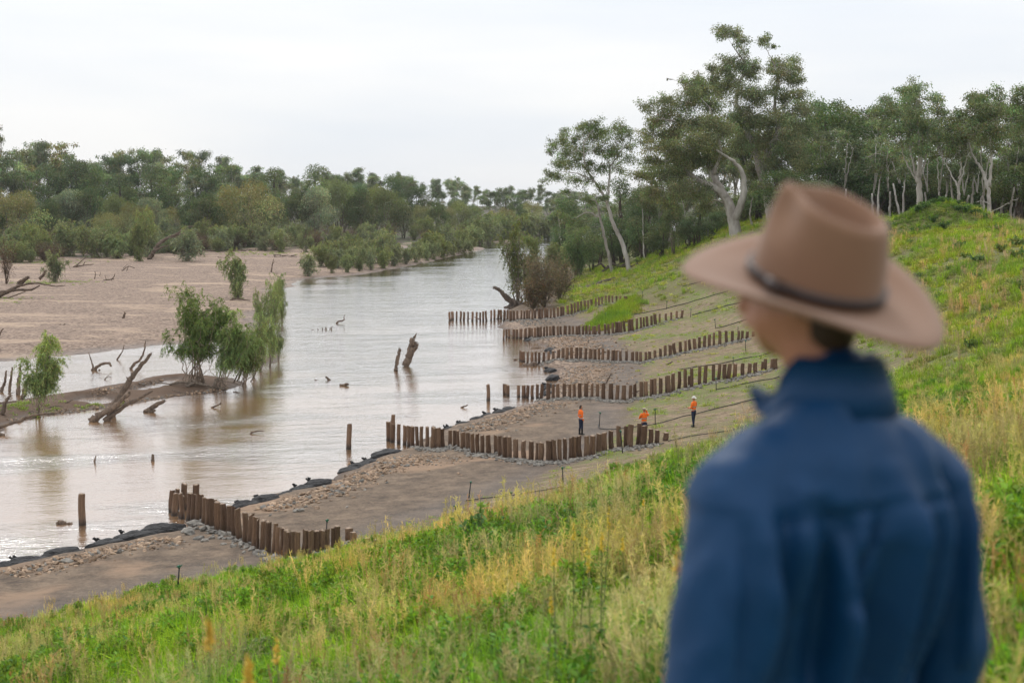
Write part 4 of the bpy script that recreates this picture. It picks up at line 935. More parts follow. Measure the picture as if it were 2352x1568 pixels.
px_tree('gum_tree', 212, (1770, 540), [([(1770, 540), (1765, 470), (1748, 400), (1728, 330), (1700, 260), (1692, 230), (1700, 190)], .75, .16), ([(1748, 400), (1775, 340), (1790, 290), (1782, 240), (1790, 200)], .6, .12), ([(1700, 190), (1708, 150), (1690, 125), (1672, 105)], .18, .05),
         ([(1708, 150), (1720, 130), (1700, 105)], .10, .04), ([(1790, 200), (1778, 150), (1760, 110)], .12, .04), ([(1782, 260), (1815, 230), (1830, 205)], .22, .05), ([(1745, 385), (1770, 330), (1800, 300), (1845, 270)], .28, .07)],
        [(1655, 78, 15), (1672, 72, 16), (1690, 80, 13), (1698, 98, 14), (1710, 112, 10), (1745, 96, 11), (1762, 92, 13), (1775, 110, 7), (1700, 150, 20), (1722, 165, 22), (1690, 180, 20), (1735, 150, 14), (1780, 150, 16), (1798, 140, 18), (1812, 160, 20), (1790, 175, 20), (1760, 165, 8), (1822, 190, 20), (1828, 215, 18), (1800, 225, 22),
         (1660, 160, 22), (1640, 185, 22), (1665, 205, 24), (1705, 220, 24), (1740, 235, 24), (1765, 205, 14), (1690, 262, 26), (1730, 285, 26), (1770, 280, 26), (1810, 270, 26), (1840, 255, 20), (1760, 330, 28), (1800, 330, 28), (1710, 330, 28), (1835, 300, 24), (1780, 380, 30), (1820, 370, 30), (1730, 390, 26), (1640, 155, 14)],
        'tallest gum with bare pale limbs and two tufts high above its crown', col_=HC, seed=2)
px_tree('gum_tree', 232, (1448, 612), [([(1448, 612), (1430, 560), (1408, 510), (1395, 465), (1370, 420), (1345, 385), (1320, 365)], .42, .08), ([(1395, 465), (1400, 420), (1402, 380), (1385, 340)], .26, .06), ([(1370, 420), (1330, 400), (1290, 395)], .14, .04), ([(1402, 380), (1425, 350), (1430, 320)], .12, .04), ([(1345, 385), (1340, 330), (1360, 300)], .14, .04)],
        [(1352, 290, 15), (1375, 288, 18), (1340, 305, 15), (1395, 300, 16), (1425, 290, 16), (1440, 310, 14), (1415, 320, 20), (1445, 335, 13), (1365, 315, 20), (1320, 320, 16), (1300, 300, 12), (1290, 320, 16), (1275, 335, 14), (1262, 350, 10), (1300, 350, 18), (1335, 345, 20), (1375, 345, 20), (1410, 350, 20), (1440, 365, 14), (1280, 375, 15), (1310, 380, 18),
         (1350, 380, 18), (1390, 385, 18), (1425, 385, 14), (1262, 400, 12), (1285, 410, 14), (1315, 415, 14), (1250, 415, 9), (1345, 415, 14), (1380, 430, 12), (1305, 440, 11)],
        'slender gum with thin pale leaning trunk and airy crown by the river', col_=(.15, .185, .075), seed=3, dens=110)
px_tree('gum_tree', 236, (1408, 614), [([(1408, 614), (1392, 560), (1378, 500), (1372, 470), (1358, 455)], .30, .08), ([(1378, 500), (1350, 488), (1325, 500), (1300, 498)], .12, .04)],
        [(1345, 455, 12), (1362, 462, 12), (1378, 455, 12), (1300, 500, 14), (1285, 490, 12), (1315, 512, 10), (1395, 478, 9)], 'thin pale stemmed gum leaning left beside the airy river gum', col_=(.14, .18, .075), seed=4, dens=110)
rng = np.random.default_rng(78)
# the wood behind the crest
RTR = [('G', 1900, 500, 235, 235, 1.3, 0, 'broad gum behind the hat, right of the tallest gum'), ('G', 1860, 500, 225, 255, 1.1, 4, 'dense gum filling in right below the tallest gum'), ('C', 1915, 505, 262, 215, 1.5, 0, 'light green bushy tree above the hat crown'),
       ('G', 1960, 500, 300, 240, 1.2, 3, 'yellowish gum in the dip of the skyline above the hat'), ('G', 2010, 500, 255, 225, 1.2, 1, 'gum leaning left at the left edge of the right hand wood'), ('G', 2060, 500, 215, 220, 1.1, 0, 'gum left of the many stemmed pale trunk'),
       ('G', 2180, 500, 265, 230, 1.1, 5, 'gum between the two tall right hand crowns'), ('G', 2190, 502, 245, 250, 1.0, 2, 'narrow gum behind the forked pale trunk'), ('G', 2320, 505, 215, 215, 1.3, 0, 'big gum crown toward the right edge'), ('G', 2375, 510, 235, 200, 1.3, 4, 'darker gum cut off by the right edge'),
       ('C', 2345, 512, 350, 175, 1.3, 1, 'yellow green bushy tree at the right edge'), ('C', 2020, 500, 340, 200, 1.4, 0, 'olive bushy tree over the left end of the grass mound'), ('C', 2080, 500, 330, 205, 1.5, 1, 'second olive bushy tree over the grass mound'), ('C', 1960, 505, 330, 205, 1.5, 1, 'green bushy tree just right of the hat crown'),
       ('C', 2150, 500, 380, 195, 1.3, 0, 'dark tree low behind the mound middle'), ('C', 2235, 505, 365, 190, 1.4, 1, 'dark tree low behind the mound right end'), ('C', 2290, 508, 380, 185, 1.5, 0, 'dark low tree right of the mound'), ('G', 2130, 500, 300, 265, 1.3, 4, 'background gum far behind the mound'),
       ('G', 2280, 500, 320, 265, 1.3, 2, 'background gum far right behind the pale trunks'), ('G', 2000, 500, 340, 275, 1.3, 0, 'background gum far behind the hat'), ('G', 1830, 520, 290, 270, 1.3, 4, 'background gum right of the huge gum'),
       ('G', 2370, 512, 330, 250, 1.3, 4, 'background gum at the far right edge'), ('G', 2230, 505, 300, 258, 1.2, 3, 'background gum with thin crown right of the forked trunk'),
       ('C', 1800, 525, 400, 200, 1.3, 0, 'dark undergrowth tree left of the hat top'), ('C', 1860, 520, 420, 190, 1.3, 1, 'dark undergrowth tree hidden by the hat top'), ('C', 1740, 530, 425, 222, 1.2, 1, 'shadowy tree between the two great trunks'),
       ('C', 1330, 600, 500, 245, 1.0, 1, 'dark green young tree at the bank left of the thin trunks'), ('C', 1300, 600, 470, 262, .9, 0, 'dark tree at the water edge left of the leaning gums'), ('C', 1432, 590, 418, 262, 1.15, 1, 'bright dark crowned tree just right of the leaning gums'), ('C', 1475, 585, 470, 250, 1.1, 0, 'dense dark tree right of the leaning gums'),
       ('C', 1500, 580, 440, 270, 1.2, 1, 'green tree behind the casuarina'), ('B', 1546, 580, 470, 225, .75, 3, 'dull green casuarina with soft conical crown'), ('C', 1600, 560, 480, 222, .9, 1, 'dark bush left of the huge trunk'), ('C', 1640, 560, 490, 230, .9, 0, 'dark bush hugging the huge trunk on its left'),
       ('G', 1480, 570, 400, 285, 1.0, 2, 'gum in shade behind the leaning gums'), ('G', 1560, 560, 400, 280, 1.1, 4, 'gum behind the casuarina'), ('G', 1640, 550, 380, 265, 1.2, 4, 'gum behind the huge trunk'), ('C', 1380, 590, 500, 275, 1.0, 0, 'young dark tree behind the thin leaning trunks'),
       ('C', 1360, 590, 530, 255, .8, 1, 'low dark bush at the foot of the leaning gums'), ('C', 1410, 590, 520, 258, .8, 0, 'low dark bush right of the leaning stems'), ('C', 1520, 580, 520, 232, .9, 1, 'low bush left of the casuarina foot'), ('C', 1580, 570, 520, 228, .8, 0, 'low bush right of the casuarina foot'),
       ('G', 1340, 560, 470, 420, 1.3, 0, 'distant gum across the bend seen below the airy crown'), ('G', 1400, 560, 465, 430, 1.3, 1, 'distant gum across the bend seen between thin trunks'), ('G', 1290, 560, 450, 430, 1.2, 4, 'distant gum at the river bend left of the leaning gums'), ('G', 1450, 560, 460, 440, 1.3, 2, 'distant gum across the bend behind the dark crown')]
for (ty, x, yb, yt, d, wsc, k, lb) in RTR:
    b = atd(x, yb, d); z0 = H1(b[0], b[1]); h = ztop(yt, d) - z0
    if ty == 'G': plant('gum_tree', PG, k, (b[0], b[1], z0), h, lb, 'gum tree', w=wsc * .9, h0=20)
    elif ty == 'C': plant('forest_tree', PC, k, (b[0], b[1], z0), h, lb, 'tree', w=wsc * 14 / h * 1.0 if h < 14 else wsc, h0=14)
    else: plant('casuarina_tree', PB, k, (b[0], b[1], z0), h, lb, 'casuarina', w=wsc, h0=12)
fk = 0
for (x, yt, d) in [(1540, 330, 250), (1590, 300, 255), (1640, 270, 262), (1690, 255, 268), (1740, 260, 262), (1790, 270, 258), (1840, 260, 250), (1880, 268, 255), (1620, 380, 245), (1700, 360, 250), (1500, 420, 262), (1560, 440, 240), (1780, 400, 240), (1660, 330, 285), (1730, 350, 290), (1870, 330, 240)]:
    fk += 1; b = atd(x, 520, d); z0 = H1(b[0], b[1]); plant('gum_tree', PG, int(rng.integers(6)), (b[0], b[1], z0), ztop(yt, d) - z0, 'gum filling in behind the two great gums, %s from the left' % nth(1 + sorted([1540, 1590, 1640, 1690, 1740, 1790, 1840, 1880, 1620, 1700, 1500, 1560, 1780, 1660, 1730, 1870]).index(x)), 'gum tree', 'gums behind the two great gums', w=1.15, h0=20)
fk = 0
for x in np.arange(1290, 2400, 42):
    d = np.interp(x, [1290, 1450, 1700, 2352], [300, 275, 236, 190]) + rng.normal(0, 5); b = atd(x + rng.normal(0, 8), 520, d); z0 = H1(b[0], b[1]); fk += 1
    plant('bush', PS, int(rng.integers(4)), (b[0], b[1], z0), rng.uniform(4, 6.5), 'leafy bush in the undergrowth of the right bank wood, %s from the left' % nth(fk), 'bush', 'undergrowth bushes in the right bank wood', w=1.5, h0=4, names=('stems', 'crown'))
fk = 0
for x in np.arange(1280, 1800, 34):
    d = 520 + rng.normal(0, 30); b = atd(x, 500, d); z0 = H1(b[0], b[1]); fk += 1
    plant('gum_tree', PG, int(rng.integers(6)), (b[0], b[1], z0), ztop(436 + rng.normal(0, 5), d) - z0, 'far gum beyond the river bend seen past the right bank, %s from the left' % nth(fk), 'gum tree', 'far gums beyond the bend', w=1.4, h0=20)
# pale trunked trees that stand out
px_tree('gum_tree', 172, (2110, 490), [([(2110, 490), (2112, 440), (2108, 405)], .42, .3), ([(2110, 425), (2098, 370), (2092, 310), (2095, 250)], .17, .05), ([(2108, 410), (2110, 340), (2105, 270), (2110, 220)], .2, .05), ([(2112, 405), (2122, 350), (2130, 290), (2135, 240)], .18, .05), ([(2113, 415), (2132, 360), (2142, 310), (2150, 260)], .14, .04), ([(2108, 420), (2085, 370), (2075, 320)], .12, .04)],
        [(2030, 250, 18), (2050, 225, 18), (2075, 215, 20), (2100, 205, 20), (2125, 210, 20), (2145, 230, 18), (2150, 260, 20), (2120, 245, 24), (2085, 250, 24), (2055, 265, 22), (2020, 280, 16), (2060, 300, 24), (2100, 290, 26), (2140, 295, 22), (2080, 330, 24), (2120, 330, 24), (2155, 320, 16), (2008, 262, 12), (1998, 285, 10)],
        'gum whose pale trunk fans into many upright stems behind the mound', col_=(.165, .20, .10), seed=11)
px_tree('gum_tree', 168, (2203, 497), [([(2203, 497), (2202, 450), (2200, 425)], .2, .16), ([(2200, 430), (2185, 390), (2172, 350)], .10, .03), ([(2200, 430), (2205, 380), (2200, 330)], .11, .03), ([(2201, 428), (2215, 385), (2222, 345)], .1, .03)],
        [(2170, 330, 18), (2195, 310, 20), (2220, 325, 18), (2180, 290, 16), (2210, 280, 16), (2235, 300, 12), (2160, 355, 12), (2200, 350, 18)], 'slim pale trunk forking like a broom right of the mound centre', col_=(.15, .18, .09), seed=12)
px_tree('gum_tree', 165, (2272, 520), [([(2272, 520), (2275, 450), (2272, 410), (2262, 380), (2250, 350), (2240, 300)], .26, .07), ([(2273, 430), (2275, 370), (2272, 310), (2275, 260)], .2, .05), ([(2273, 470), (2258, 462), (2245, 465)], .07, .03), ([(2274, 490), (2295, 470), (2310, 455)], .08, .03)],
        [(2200, 262, 16), (2225, 250, 18), (2245, 235, 20), (2270, 222, 20), (2300, 215, 20), (2325, 220, 20), (2345, 240, 20), (2240, 275, 22), (2275, 262, 24), (2310, 260, 24), (2340, 280, 22), (2260, 305, 24), (2300, 305, 24), (2220, 300, 18), (2335, 320, 22), (2282, 340, 18), (2210, 285, 14)],
        'gum with a single white trunk near the right edge', col_=(.16, .20, .10), seed=13)
# pale trunks inside the wood
fk = 0
for (x, yb, yt, d) in [(1728, 540, 440, 214), (1800, 540, 420, 222), (1960, 505, 400, 225), (1985, 505, 380, 222), (2035, 500, 400, 205), (2055, 500, 390, 212), (1480, 600, 480, 245), (1625, 560, 440, 232), (1580, 575, 450, 238), (2165, 500, 420, 205), (2250, 505, 430, 200), (2310, 515, 400, 190), (2240, 508, 450, 212), (2145, 495, 430, 210), (2185, 500, 410, 182), (2225, 505, 395, 180), (2330, 515, 380, 176), (2075, 498, 400, 186), (2018, 500, 390, 190)]:
    fk += 1
    px_tree('young_gum_tree', d, (x, yb), [([(x, yb), (x + rng.normal(0, 3), (yb + yt) / 2), (x + rng.normal(0, 8), yt)], rng.uniform(.12, .28), .06)], [(x + rng.normal(0, 9), yt - rng.uniform(0, 25), rng.uniform(11, 17)) for q in range(4)],
            'thin straight young gum standing in the right hand wood, %s counted by depth' % nth(fk) if 0 else 'thin straight young gum in the right bank wood, %s from the left' % nth(1 + sorted([1728, 1800, 1960, 1985, 2035, 2055, 1480, 1625, 1580, 2165, 2250, 2310, 2240, 2145, 2185, 2225, 2330, 2075, 2018]).index(x)), col_=GUM, seed=30 + fk, dens=120, group='thin young gums in the right bank wood')
fk = 0
for x in [1838, 1872, 1905, 1938, 1972, 2004, 2042, 2068, 2132, 2158, 2172, 2214, 2246, 2262, 2296, 2318, 2342]:
    fk += 1; d = np.interp(x, [1838, 2000, 2342], [212, 196, 172]) + rng.normal(0, 3); yb = 505; yt = rng.uniform(300, 370); sx = rng.normal(0, 10); ym = yb - rng.uniform(50, 90)
    px_tree('young_gum_tree', d, (x, yb), [([(x, yb), (x + sx * .3, ym)], .17, .12), ([(x + sx * .3, ym), (x + sx - 6, (ym + yt) / 2), (x + sx * 1.3 - 10, yt)], .10, .05), ([(x + sx * .3, ym), (x + sx + 5, (ym + yt) / 2), (x + sx + 12, yt + 10)], .09, .04)],
            [(x + sx * 1.3 + rng.normal(0, 14), yt - rng.uniform(-20, 30), rng.uniform(8, 13)) for q in range(5)], 'slim forked pale gum at the front of the right hand wood, %s from the left' % nth(fk), col_=(.17, .21, .10), seed=60 + fk, dens=110, group='slim forked gums at the front of the right hand wood')
# at the water: tall olive tree, brown bush, saplings
for (x, yb, yt, wd, sd_, c_, lb, dd) in [(1190, 700, 495, 80, 301, (.13, .155, .06), 'tall narrow olive paperbark at the waterline left of the brown bush', 0), (1222, 690, 545, 60, 302, (.15, .17, .085), 'paler paperbark behind the tall narrow one at the waterline', 0),
                                  (1268, 640, 560, 60, 303, (.15, .17, .10), 'thin grey green saplings at the far water edge', 0), (1325, 640, 520, 50, 304, (.09, .13, .05), 'small upright tree on the bank above the brown bush', 1)]:
    b = hit(x, yb); ppm = FPX / b[1]; h = (yb - yt) / ppm
    tr, cr = proto_weeping(sd_, h, wd / ppm * .85, c_, 520, 22, .30, .075, 9, .0, slen=1.7, low=.12)
    root = empty('paperbark_tree', b, 0); link('stems', tr, root); link('crown', cr, root); tag(root, lb, 'paperbark tree')
for (x, yb, yt, wd, k, lb) in [(1250, 705, 595, 115, 0, 'large brown twiggy bush hanging over the fallen trunk'), (1285, 690, 600, 80, 1, 'smaller brown bush to the right of the large one'), (1225, 712, 640, 60, 1, 'brown twiggy bush at the root end of the fallen trunk')]:
    b = hit(x, yb); ppm = FPX / b[1]; h = (yb - yt) / ppm
    tr, cr = proto_bare(400 + x, h, wd / ppm, (.125, .10, .06), 5200, 34, .28, .08)
    root = empty('bush', b, 0); link('stems', tr, root); link('crown', cr, root); tag(root, lb, 'bush')
# ------------------------------------------------------------------ fallen trees, snags and driftwood
rng = np.random.default_rng(91)
def wood(kind, parts, label, cat, mat=None, group=None, z=None, ref=None, jag=True, sides=9):
    """parts: list of (photo polyline, radius at start, radius at end, depth drift) all rooted at the same distance"""
    x0, y0 = ref or parts[0][0][0]
    b = hit(x0, y0); D = b[1]; ppm = FPX / D; mb = MB(); root = link(kind, None) if 0 else None
    for (L, ra, rb, dy) in parts:
        P = [atd(x, y, D + dy * i / max(1, len(L) - 1)) - b for i, (x, y) in enumerate(L)]
        C = curve(P, 5 * len(L), 0, None); n = len(C); C[1:-1] += rng.normal(0, ra * .12, C[1:-1].shape)
        r = np.linspace(ra, rb, n) * (1 + .10 * rng.normal(size=n)); mb.tube(C, r, sides, jit=.28, rng=rng)
        if jag and rb > .08:                                     # splintered end
            d = unit(C[-1] - C[-2])
            for q in range(4): 
                o_ = rng.normal(0, rb * .45, 3); mb.tube([C[-1] + o_ - d * rb, C[-1] + o_ + d * rb * rng.uniform(.4, 1.3)], [rb * .5, rb * .08], 4)
    o = link(kind, mb.mesh(kind, [mat or m_dead]), loc=b); return tag(o, label, cat, group)
P = wood
P('dead_tree', [([(252, 957), (269, 923), (296, 876), (319, 846), (347, 812)], .30, .10, 1.5), ([(298, 874), (290, 866)], .09, .05, 0)], 'large dead trunk leaning right out of the water by the spit', 'dead tree')
P('dead_tree', [([(206, 968), (235, 950), (262, 933), (296, 903)], .26, .14, .5)], 'dark split trunk lying low across the foot of the leaning trunk', 'dead tree')
P('dead_tree', [([(240, 967), (262, 950), (286, 933), (318, 915), (351, 897)], .20, .07, 1), ([(262, 950), (240, 968)], .1, .04, 0)], 'pale dead limb slanting right just behind the leaning trunk', 'dead tree')
P('log', [([(335, 947), (352, 934), (377, 920)], .22, .12, .4), ([(340, 948), (356, 942)], .14, .08, 0)], 'broken log sticking out of the river right of the leaning trunk', 'log')
P('branch', [([(300, 848), (310, 834), (322, 826), (331, 806), (334, 782)], .16, .05, .5)], 'curved dead branch rising from the channel behind the leaning trunk', 'branch')
P('branch', [([(269, 826), (276, 815), (282, 805), (285, 791)], .09, .03, .3)], 'thin bent branch standing in the channel left of the curved branch', 'branch')
P('driftwood', [([(213, 850), (224, 842), (236, 835), (250, 834), (256, 841)], .16, .08, 0), ([(215, 848), (211, 832), (203, 809)], .10, .03, 0), ([(210, 847), (232, 856)], .14, .1, 0), ([(228, 849), (233, 862), (224, 885)], .08, .04, -2)], 'arched driftwood with an upright spike in the channel', 'driftwood')
for (L, ra, lb) in [([(2, 900), (10, 880), (15, 851)], .14, 'dead stem at the left edge standing in the channel'), ([(21, 900), (25, 870), (28, 843)], .13, 'straight dead stem, second from the left edge in the channel'), ([(41, 906), (44, 870), (48, 839)], .16, 'dead stem with split top, third from the left edge'),
                    ([(51, 918), (58, 890), (65, 870)], .20, 'short thick dead stump left of the small weeping tree'), ([(76, 880), (84, 850), (91, 825)], .08, 'thin dead stem behind the small weeping tree'), ([(6, 952), (12, 925), (24, 907)], .17, 'leaning dead stem at the far left end of the spit')]:
    P('dead_tree', [(L, ra, ra * .5, .2)], lb, 'dead tree')
P('log', [([(0, 928), (30, 924), (60, 924), (90, 921)], .16, .10, 0)], 'long log lying flat along the left end of the spit', 'log')
P('log', [([(-30, 992), (0, 981), (40, 968), (82, 952), (140, 948)], .14, .05, 2)], 'thin log along the water edge at the lower left of the spit', 'log')
P('log', [([(10, 1000), (-20, 990)], .12, .1, 0)], 'log end in the water at the far left edge', 'log')
P('root_tangle', [([(428, 888), (445, 880), (470, 884), (500, 890), (525, 892)], .12, .04, 0), ([(440, 872), (455, 880), (480, 886), (500, 900)], .10, .04, 0), ([(385, 890), (398, 880), (420, 878), (450, 880)], .10, .06, 0), ([(500, 868), (512, 880), (530, 893)], .09, .03, 0), ([(355, 878), (400, 882), (460, 882)], .05, .03, 0), ([(498, 870), (490, 888), (478, 893)], .16, .08, 0), ([(510, 875), (540, 880), (560, 888)], .05, .02, 0)], 'tangle of bare roots at the foot of the large paperbark clump', 'roots', m_drift)
fk = 0
for (L, ra) in [([(545, 875), (556, 850), (566, 828)], .09), ([(563, 880), (572, 850), (585, 822)], .07), ([(582, 866), (592, 846), (606, 818)], .08), ([(576, 876), (584, 862), (588, 842)], .06), ([(596, 850), (598, 835)], .05), ([(536, 880), (545, 862), (562, 835)], .07), ([(556, 886), (562, 872)], .04)]:
    fk += 1; P('dead_tree', [(L, ra, ra * .5, .2)], 'thin dead stem in the water between clump and bar edge, %s from the left' % nth(fk), 'dead tree', m_drift, 'thin dead stems by the bar edge', sides=5)
P('river_snag', [([(930, 841), (938, 822), (944, 800), (949, 777)], .36, .26, .3), ([(944, 808), (954, 800), (959, 790)], .22, .12, .1), ([(949, 790), (956, 786)], .16, .12, 0)], 'thick broken trunk leaning out of mid river, the larger of two', 'snag')
P('river_snag', [([(909, 851), (911, 832), (916, 812), (919, 802)], .19, .12, 0), ([(915, 812), (917, 801)], .09, .05, 0)], 'slim broken trunk in mid river beside the thick one', 'snag')
P('driftwood', [([(722, 873), (740, 880), (759, 886)], .12, .14, 0), ([(759, 886), (757, 874), (748, 865)], .15, .08, 0)], 'forked driftwood in the river left of the two snags', 'driftwood')
P('driftwood', [([(780, 886), (790, 884), (798, 882)], .12, .12, 0)], 'dark wood lump awash right of the forked driftwood', 'driftwood')
P('driftwood', [([(485, 936), (498, 931), (509, 925)], .06, .05, 0), ([(507, 930), (506, 923)], .05, .03, 0)], 'small floating branch off the spit end', 'driftwood')
P('driftwood', [([(574, 996), (588, 990), (606, 989)], .05, .03, 0), ([(576, 992), (590, 991)], .04, .02, 0)], 'thin floating stick below the spit end', 'driftwood')
P('river_snag', [([(350, 1058), (351, 1043)], .09, .07, 0), ([(353, 1058), (353, 1045)], .05, .03, 0)], 'short split stub in the river above the nearest row', 'snag')
P('river_snag', [([(217, 1062), (218, 1055), (220, 1047)], .06, .03, 0)], 'thin short stub in the river left of the split stub', 'snag')
P('driftwood', [([(133, 1203), (140, 1200), (150, 1208), (166, 1209)], .14, .13, 0), ([(136, 1212), (135, 1196)], .04, .02, 0), ([(142, 1200), (152, 1204), (160, 1202)], .12, .08, 0), ([(118, 1211), (126, 1209)], .05, .03, 0)], 'twisted driftwood lump beside the lone thick pile', 'driftwood')
P('driftwood', [([(716, 757), (732, 761), (764, 762)], .08, .08, 0)] + [([(x, 761), (x + dx, 752 - h)], .07, .03, 0) for x, dx, h in [(735, -6, -2), (742, -2, 0), (749, 1, 0), (755, 6, 1), (760, 3, 3), (745, 4, 2)]], 'drifted root mass in the river far left of the snags', 'driftwood')
P('driftwood', [([(772, 743), (778, 738), (786, 737), (792, 733)], .12, .06, 0), ([(791, 734), (790, 727), (792, 722)], .05, .03, 0)], 'bent branch standing in the river above the root mass', 'driftwood')
P('driftwood', [([(1200, 840), (1214, 842), (1232, 836)], .32, .2, 0), ([(1208, 846), (1222, 842), (1226, 834)], .3, .2, 0), ([(1228, 842), (1244, 842), (1256, 840)], .14, .08, 0)], 'dark gnarled stump awash at the river end of the fourth row', 'driftwood')
P('driftwood', [([(1183, 827), (1190, 832)], .18, .16, 0)], 'short log end floating off the fourth row', 'driftwood')
P('driftwood', [([(1220, 800), (1230, 801), (1242, 800)], .2, .14, 0), ([(1228, 802), (1232, 796)], .12, .06, 0)], 'dark drift pile between the fourth and fifth rows', 'driftwood')
P('driftwood', [([(1075, 732), (1095, 737), (1120, 736), (1150, 731)], .09, .07, 0), ([(1090, 728), (1112, 736)], .06, .05, 0), ([(1120, 737), (1160, 735), (1250, 731)], .10, .07, 0)], 'branches caught against the river end of the farthest row', 'driftwood')
P('fallen_tree', [([(1180, 706), (1205, 704), (1240, 694), (1280, 680), (1330, 667), (1370, 655), (1412, 640)], .75, .3, 26), ([(1190, 706), (1177, 694), (1165, 684), (1152, 672), (1143, 662), (1134, 660)], .5, .16, -1), ([(1160, 711), (1180, 707), (1200, 702)], .4, .5, 0), ([(1172, 712), (1195, 711), (1225, 707), (1250, 700)], .35, .5, 4), ([(1172, 698), (1184, 706)], .2, .3, 0),
                   ([(1246, 700), (1240, 708), (1228, 714)], .2, .06, 0), ([(1250, 700), (1250, 712)], .22, .06, 0), ([(1256, 698), (1264, 710)], .18, .05, 0)], 'huge fallen tree lying from the river up the bank behind the farthest row', 'fallen tree', m_darkbark, sides=11)
P('dead_tree', [([(343, 596), (355, 575), (370, 556), (395, 543), (430, 533)], .5, .22, 3), ([(356, 576), (372, 568), (392, 562)], .25, .08, 0), ([(398, 542), (430, 522), (448, 520)], .22, .06, 2), ([(390, 546), (420, 545), (445, 550)], .15, .05, 0), ([(345, 594), (352, 586), (348, 580)], .3, .12, 0)], 'dead tree leaning right on the back of the gravel bar', 'dead tree')
P('dead_tree', [([(252, 537), (258, 515), (267, 492)], .28, .16, 0), ([(267, 492), (280, 484), (291, 479)], .14, .08, 0)], 'pale dead trunk against the left forest', 'dead tree', bark_mat('bleached_wood', (.2, .15, .11), (.5, .43, .36), 2))
P('dead_tree', [([(332, 540), (332, 504)], .16, .1, 0)], 'small white stump against the left forest', 'dead tree', m_gumbark)
P('driftwood', [([(168, 614), (180, 606), (198, 590)], .16, .06, 0), ([(168, 614), (186, 610), (215, 607)], .2, .06, 0), ([(190, 611), (196, 600)], .1, .04, 0)], 'V shaped dead branch lying on the gravel bar', 'driftwood')
P('fallen_branches', [([(-10, 684), (20, 668), (45, 655), (66, 636)], .36, .14, 1), ([(-10, 672), (30, 667), (72, 665), (92, 655)], .24, .08, 1), ([(40, 658), (80, 650), (125, 657), (150, 655)], .16, .05, 1), ([(0, 690), (30, 680), (60, 668)], .12, .06, 0), ([(66, 636), (58, 640), (40, 650)], .25, .2, 0), ([(90, 641), (100, 630), (103, 622)], .24, .12, 0)], 'large fallen tree head at the left edge of the gravel bar', 'fallen tree')
P('driftwood', [([(237, 644), (250, 642), (262, 641)], .10, .08, 0), ([(255, 643), (262, 635), (264, 627)], .10, .04, 0), ([(244, 642), (241, 632)], .06, .03, 0)], 'small spiky branch lying mid gravel bar', 'driftwood')
P('dead_tree', [([(217, 641), (219, 630), (218, 622)], .09, .05, 0), ([(229, 634), (231, 625)], .06, .03, 0)], 'two short dead sticks left of the spiky branch', 'dead tree')
P('dead_tree', [([(283, 731), (287, 720), (285, 716)], .16, .05, 0)], 'short pointed stump alone on the gravel bar', 'dead tree')
P('driftwood', [([(137, 746), (150, 750), (162, 749)], .16, .10, 0), ([(144, 748), (150, 743)], .1, .05, 0)], 'brown clod of driftwood low on the left of the bar', 'driftwood')
P('dead_tree', [([(-4, 775), (2, 762), (8, 754)], .1, .05, 0)], 'dead stick cut by the left edge of the bar', 'dead tree')
P('dead_tree', [([(623, 625), (625, 610), (629, 594)], .14, .05, 0), ([(625, 608), (631, 600)], .07, .03, 0)], 'slim dead sapling on the bar near the water corner', 'dead tree')
P('log_pile', [([(572, 576), (590, 580), (625, 584)], .45, .3, 0), ([(585, 586), (615, 588)], .3, .2, 0)] + [([(575 + i * 7, 588 - rng.random() * 8), (592 + i * 7, 586 - rng.random() * 6)], .16, .06, rng.random() * 2) for i in range(8)], 'dark pile of fallen logs at the back of the gravel bar', 'log pile')
P('log_pile', [([(630, 590), (645, 592), (680, 590)], .25, .16, 0)] + [([(628 + i * 7, 592 - rng.random() * 7), (645 + i * 6, 590 - rng.random() * 5)], .14, .06, rng.random() * 2) for i in range(7)], 'low heap of dead wood right of the dark log pile', 'log pile')
P('log', [([(470, 577), (510, 574), (565, 576)], .22, .15, 0)], 'long straight log at the back of the gravel bar', 'log')
P('driftwood', [([(505, 592), (520, 594), (540, 596)], .2, .1, 0), ([(512, 596), (525, 586), (535, 588)], .16, .08, 0), ([(500, 590), (515, 597)], .12, .08, 0)], 'scattered dead wood behind the round twiggy shrub', 'driftwood')
P('driftwood', [([(282, 598), (300, 604), (330, 608)], .14, .08, 0), ([(285, 606), (300, 598), (318, 606)], .16, .1, 0), ([(290, 612), (310, 612), (340, 606)], .12, .05, 0)] , 'brushwood lying below the bright tufted shrub', 'driftwood')
P('driftwood', [([(280, 622), (295, 612), (310, 616)], .1, .06, 0), ([(290, 624), (296, 610)], .08, .05, 0), ([(283, 616), (292, 608)], .06, .04, 0)], 'small drift heap on the bar in front of the brushwood', 'driftwood')
P('driftwood', [([(528, 690), (545, 686), (575, 690)], .12, .05, 0), ([(538, 684), (528, 690)], .1, .05, 0)], 'roots and sticks at the base of the lone sparse young tree', 'driftwood')
P('driftwood', [([(1460, 610), (1500, 608), (1545, 606)], .35, .2, 0), ([(1400, 624), (1420, 612), (1450, 612)], .3, .2, 0), ([(1370, 640), (1392, 618), (1404, 612)], .35, .2, 3), ([(1390, 616), (1380, 606), (1366, 612)], .2, .08, 0), ([(1405, 606), (1420, 610), (1440, 606)], .25, .1, 0)] + [([(1395 + i * 14, 612), (1405 + i * 14 + rng.random() * 10, 604)], .16, .06, 0) for i in range(8)], 'dark fallen timber under the trees above the grass slope', 'fallen tree', m_darkbark)
P('stick', [([(1392, 880), (1398, 868), (1404, 857)], .07, .04, 0), ([(1400, 867), (1408, 869)], .04, .02, 0)], 'dead stick poking up on the wet mud behind the third row', 'stick')
fk = 0
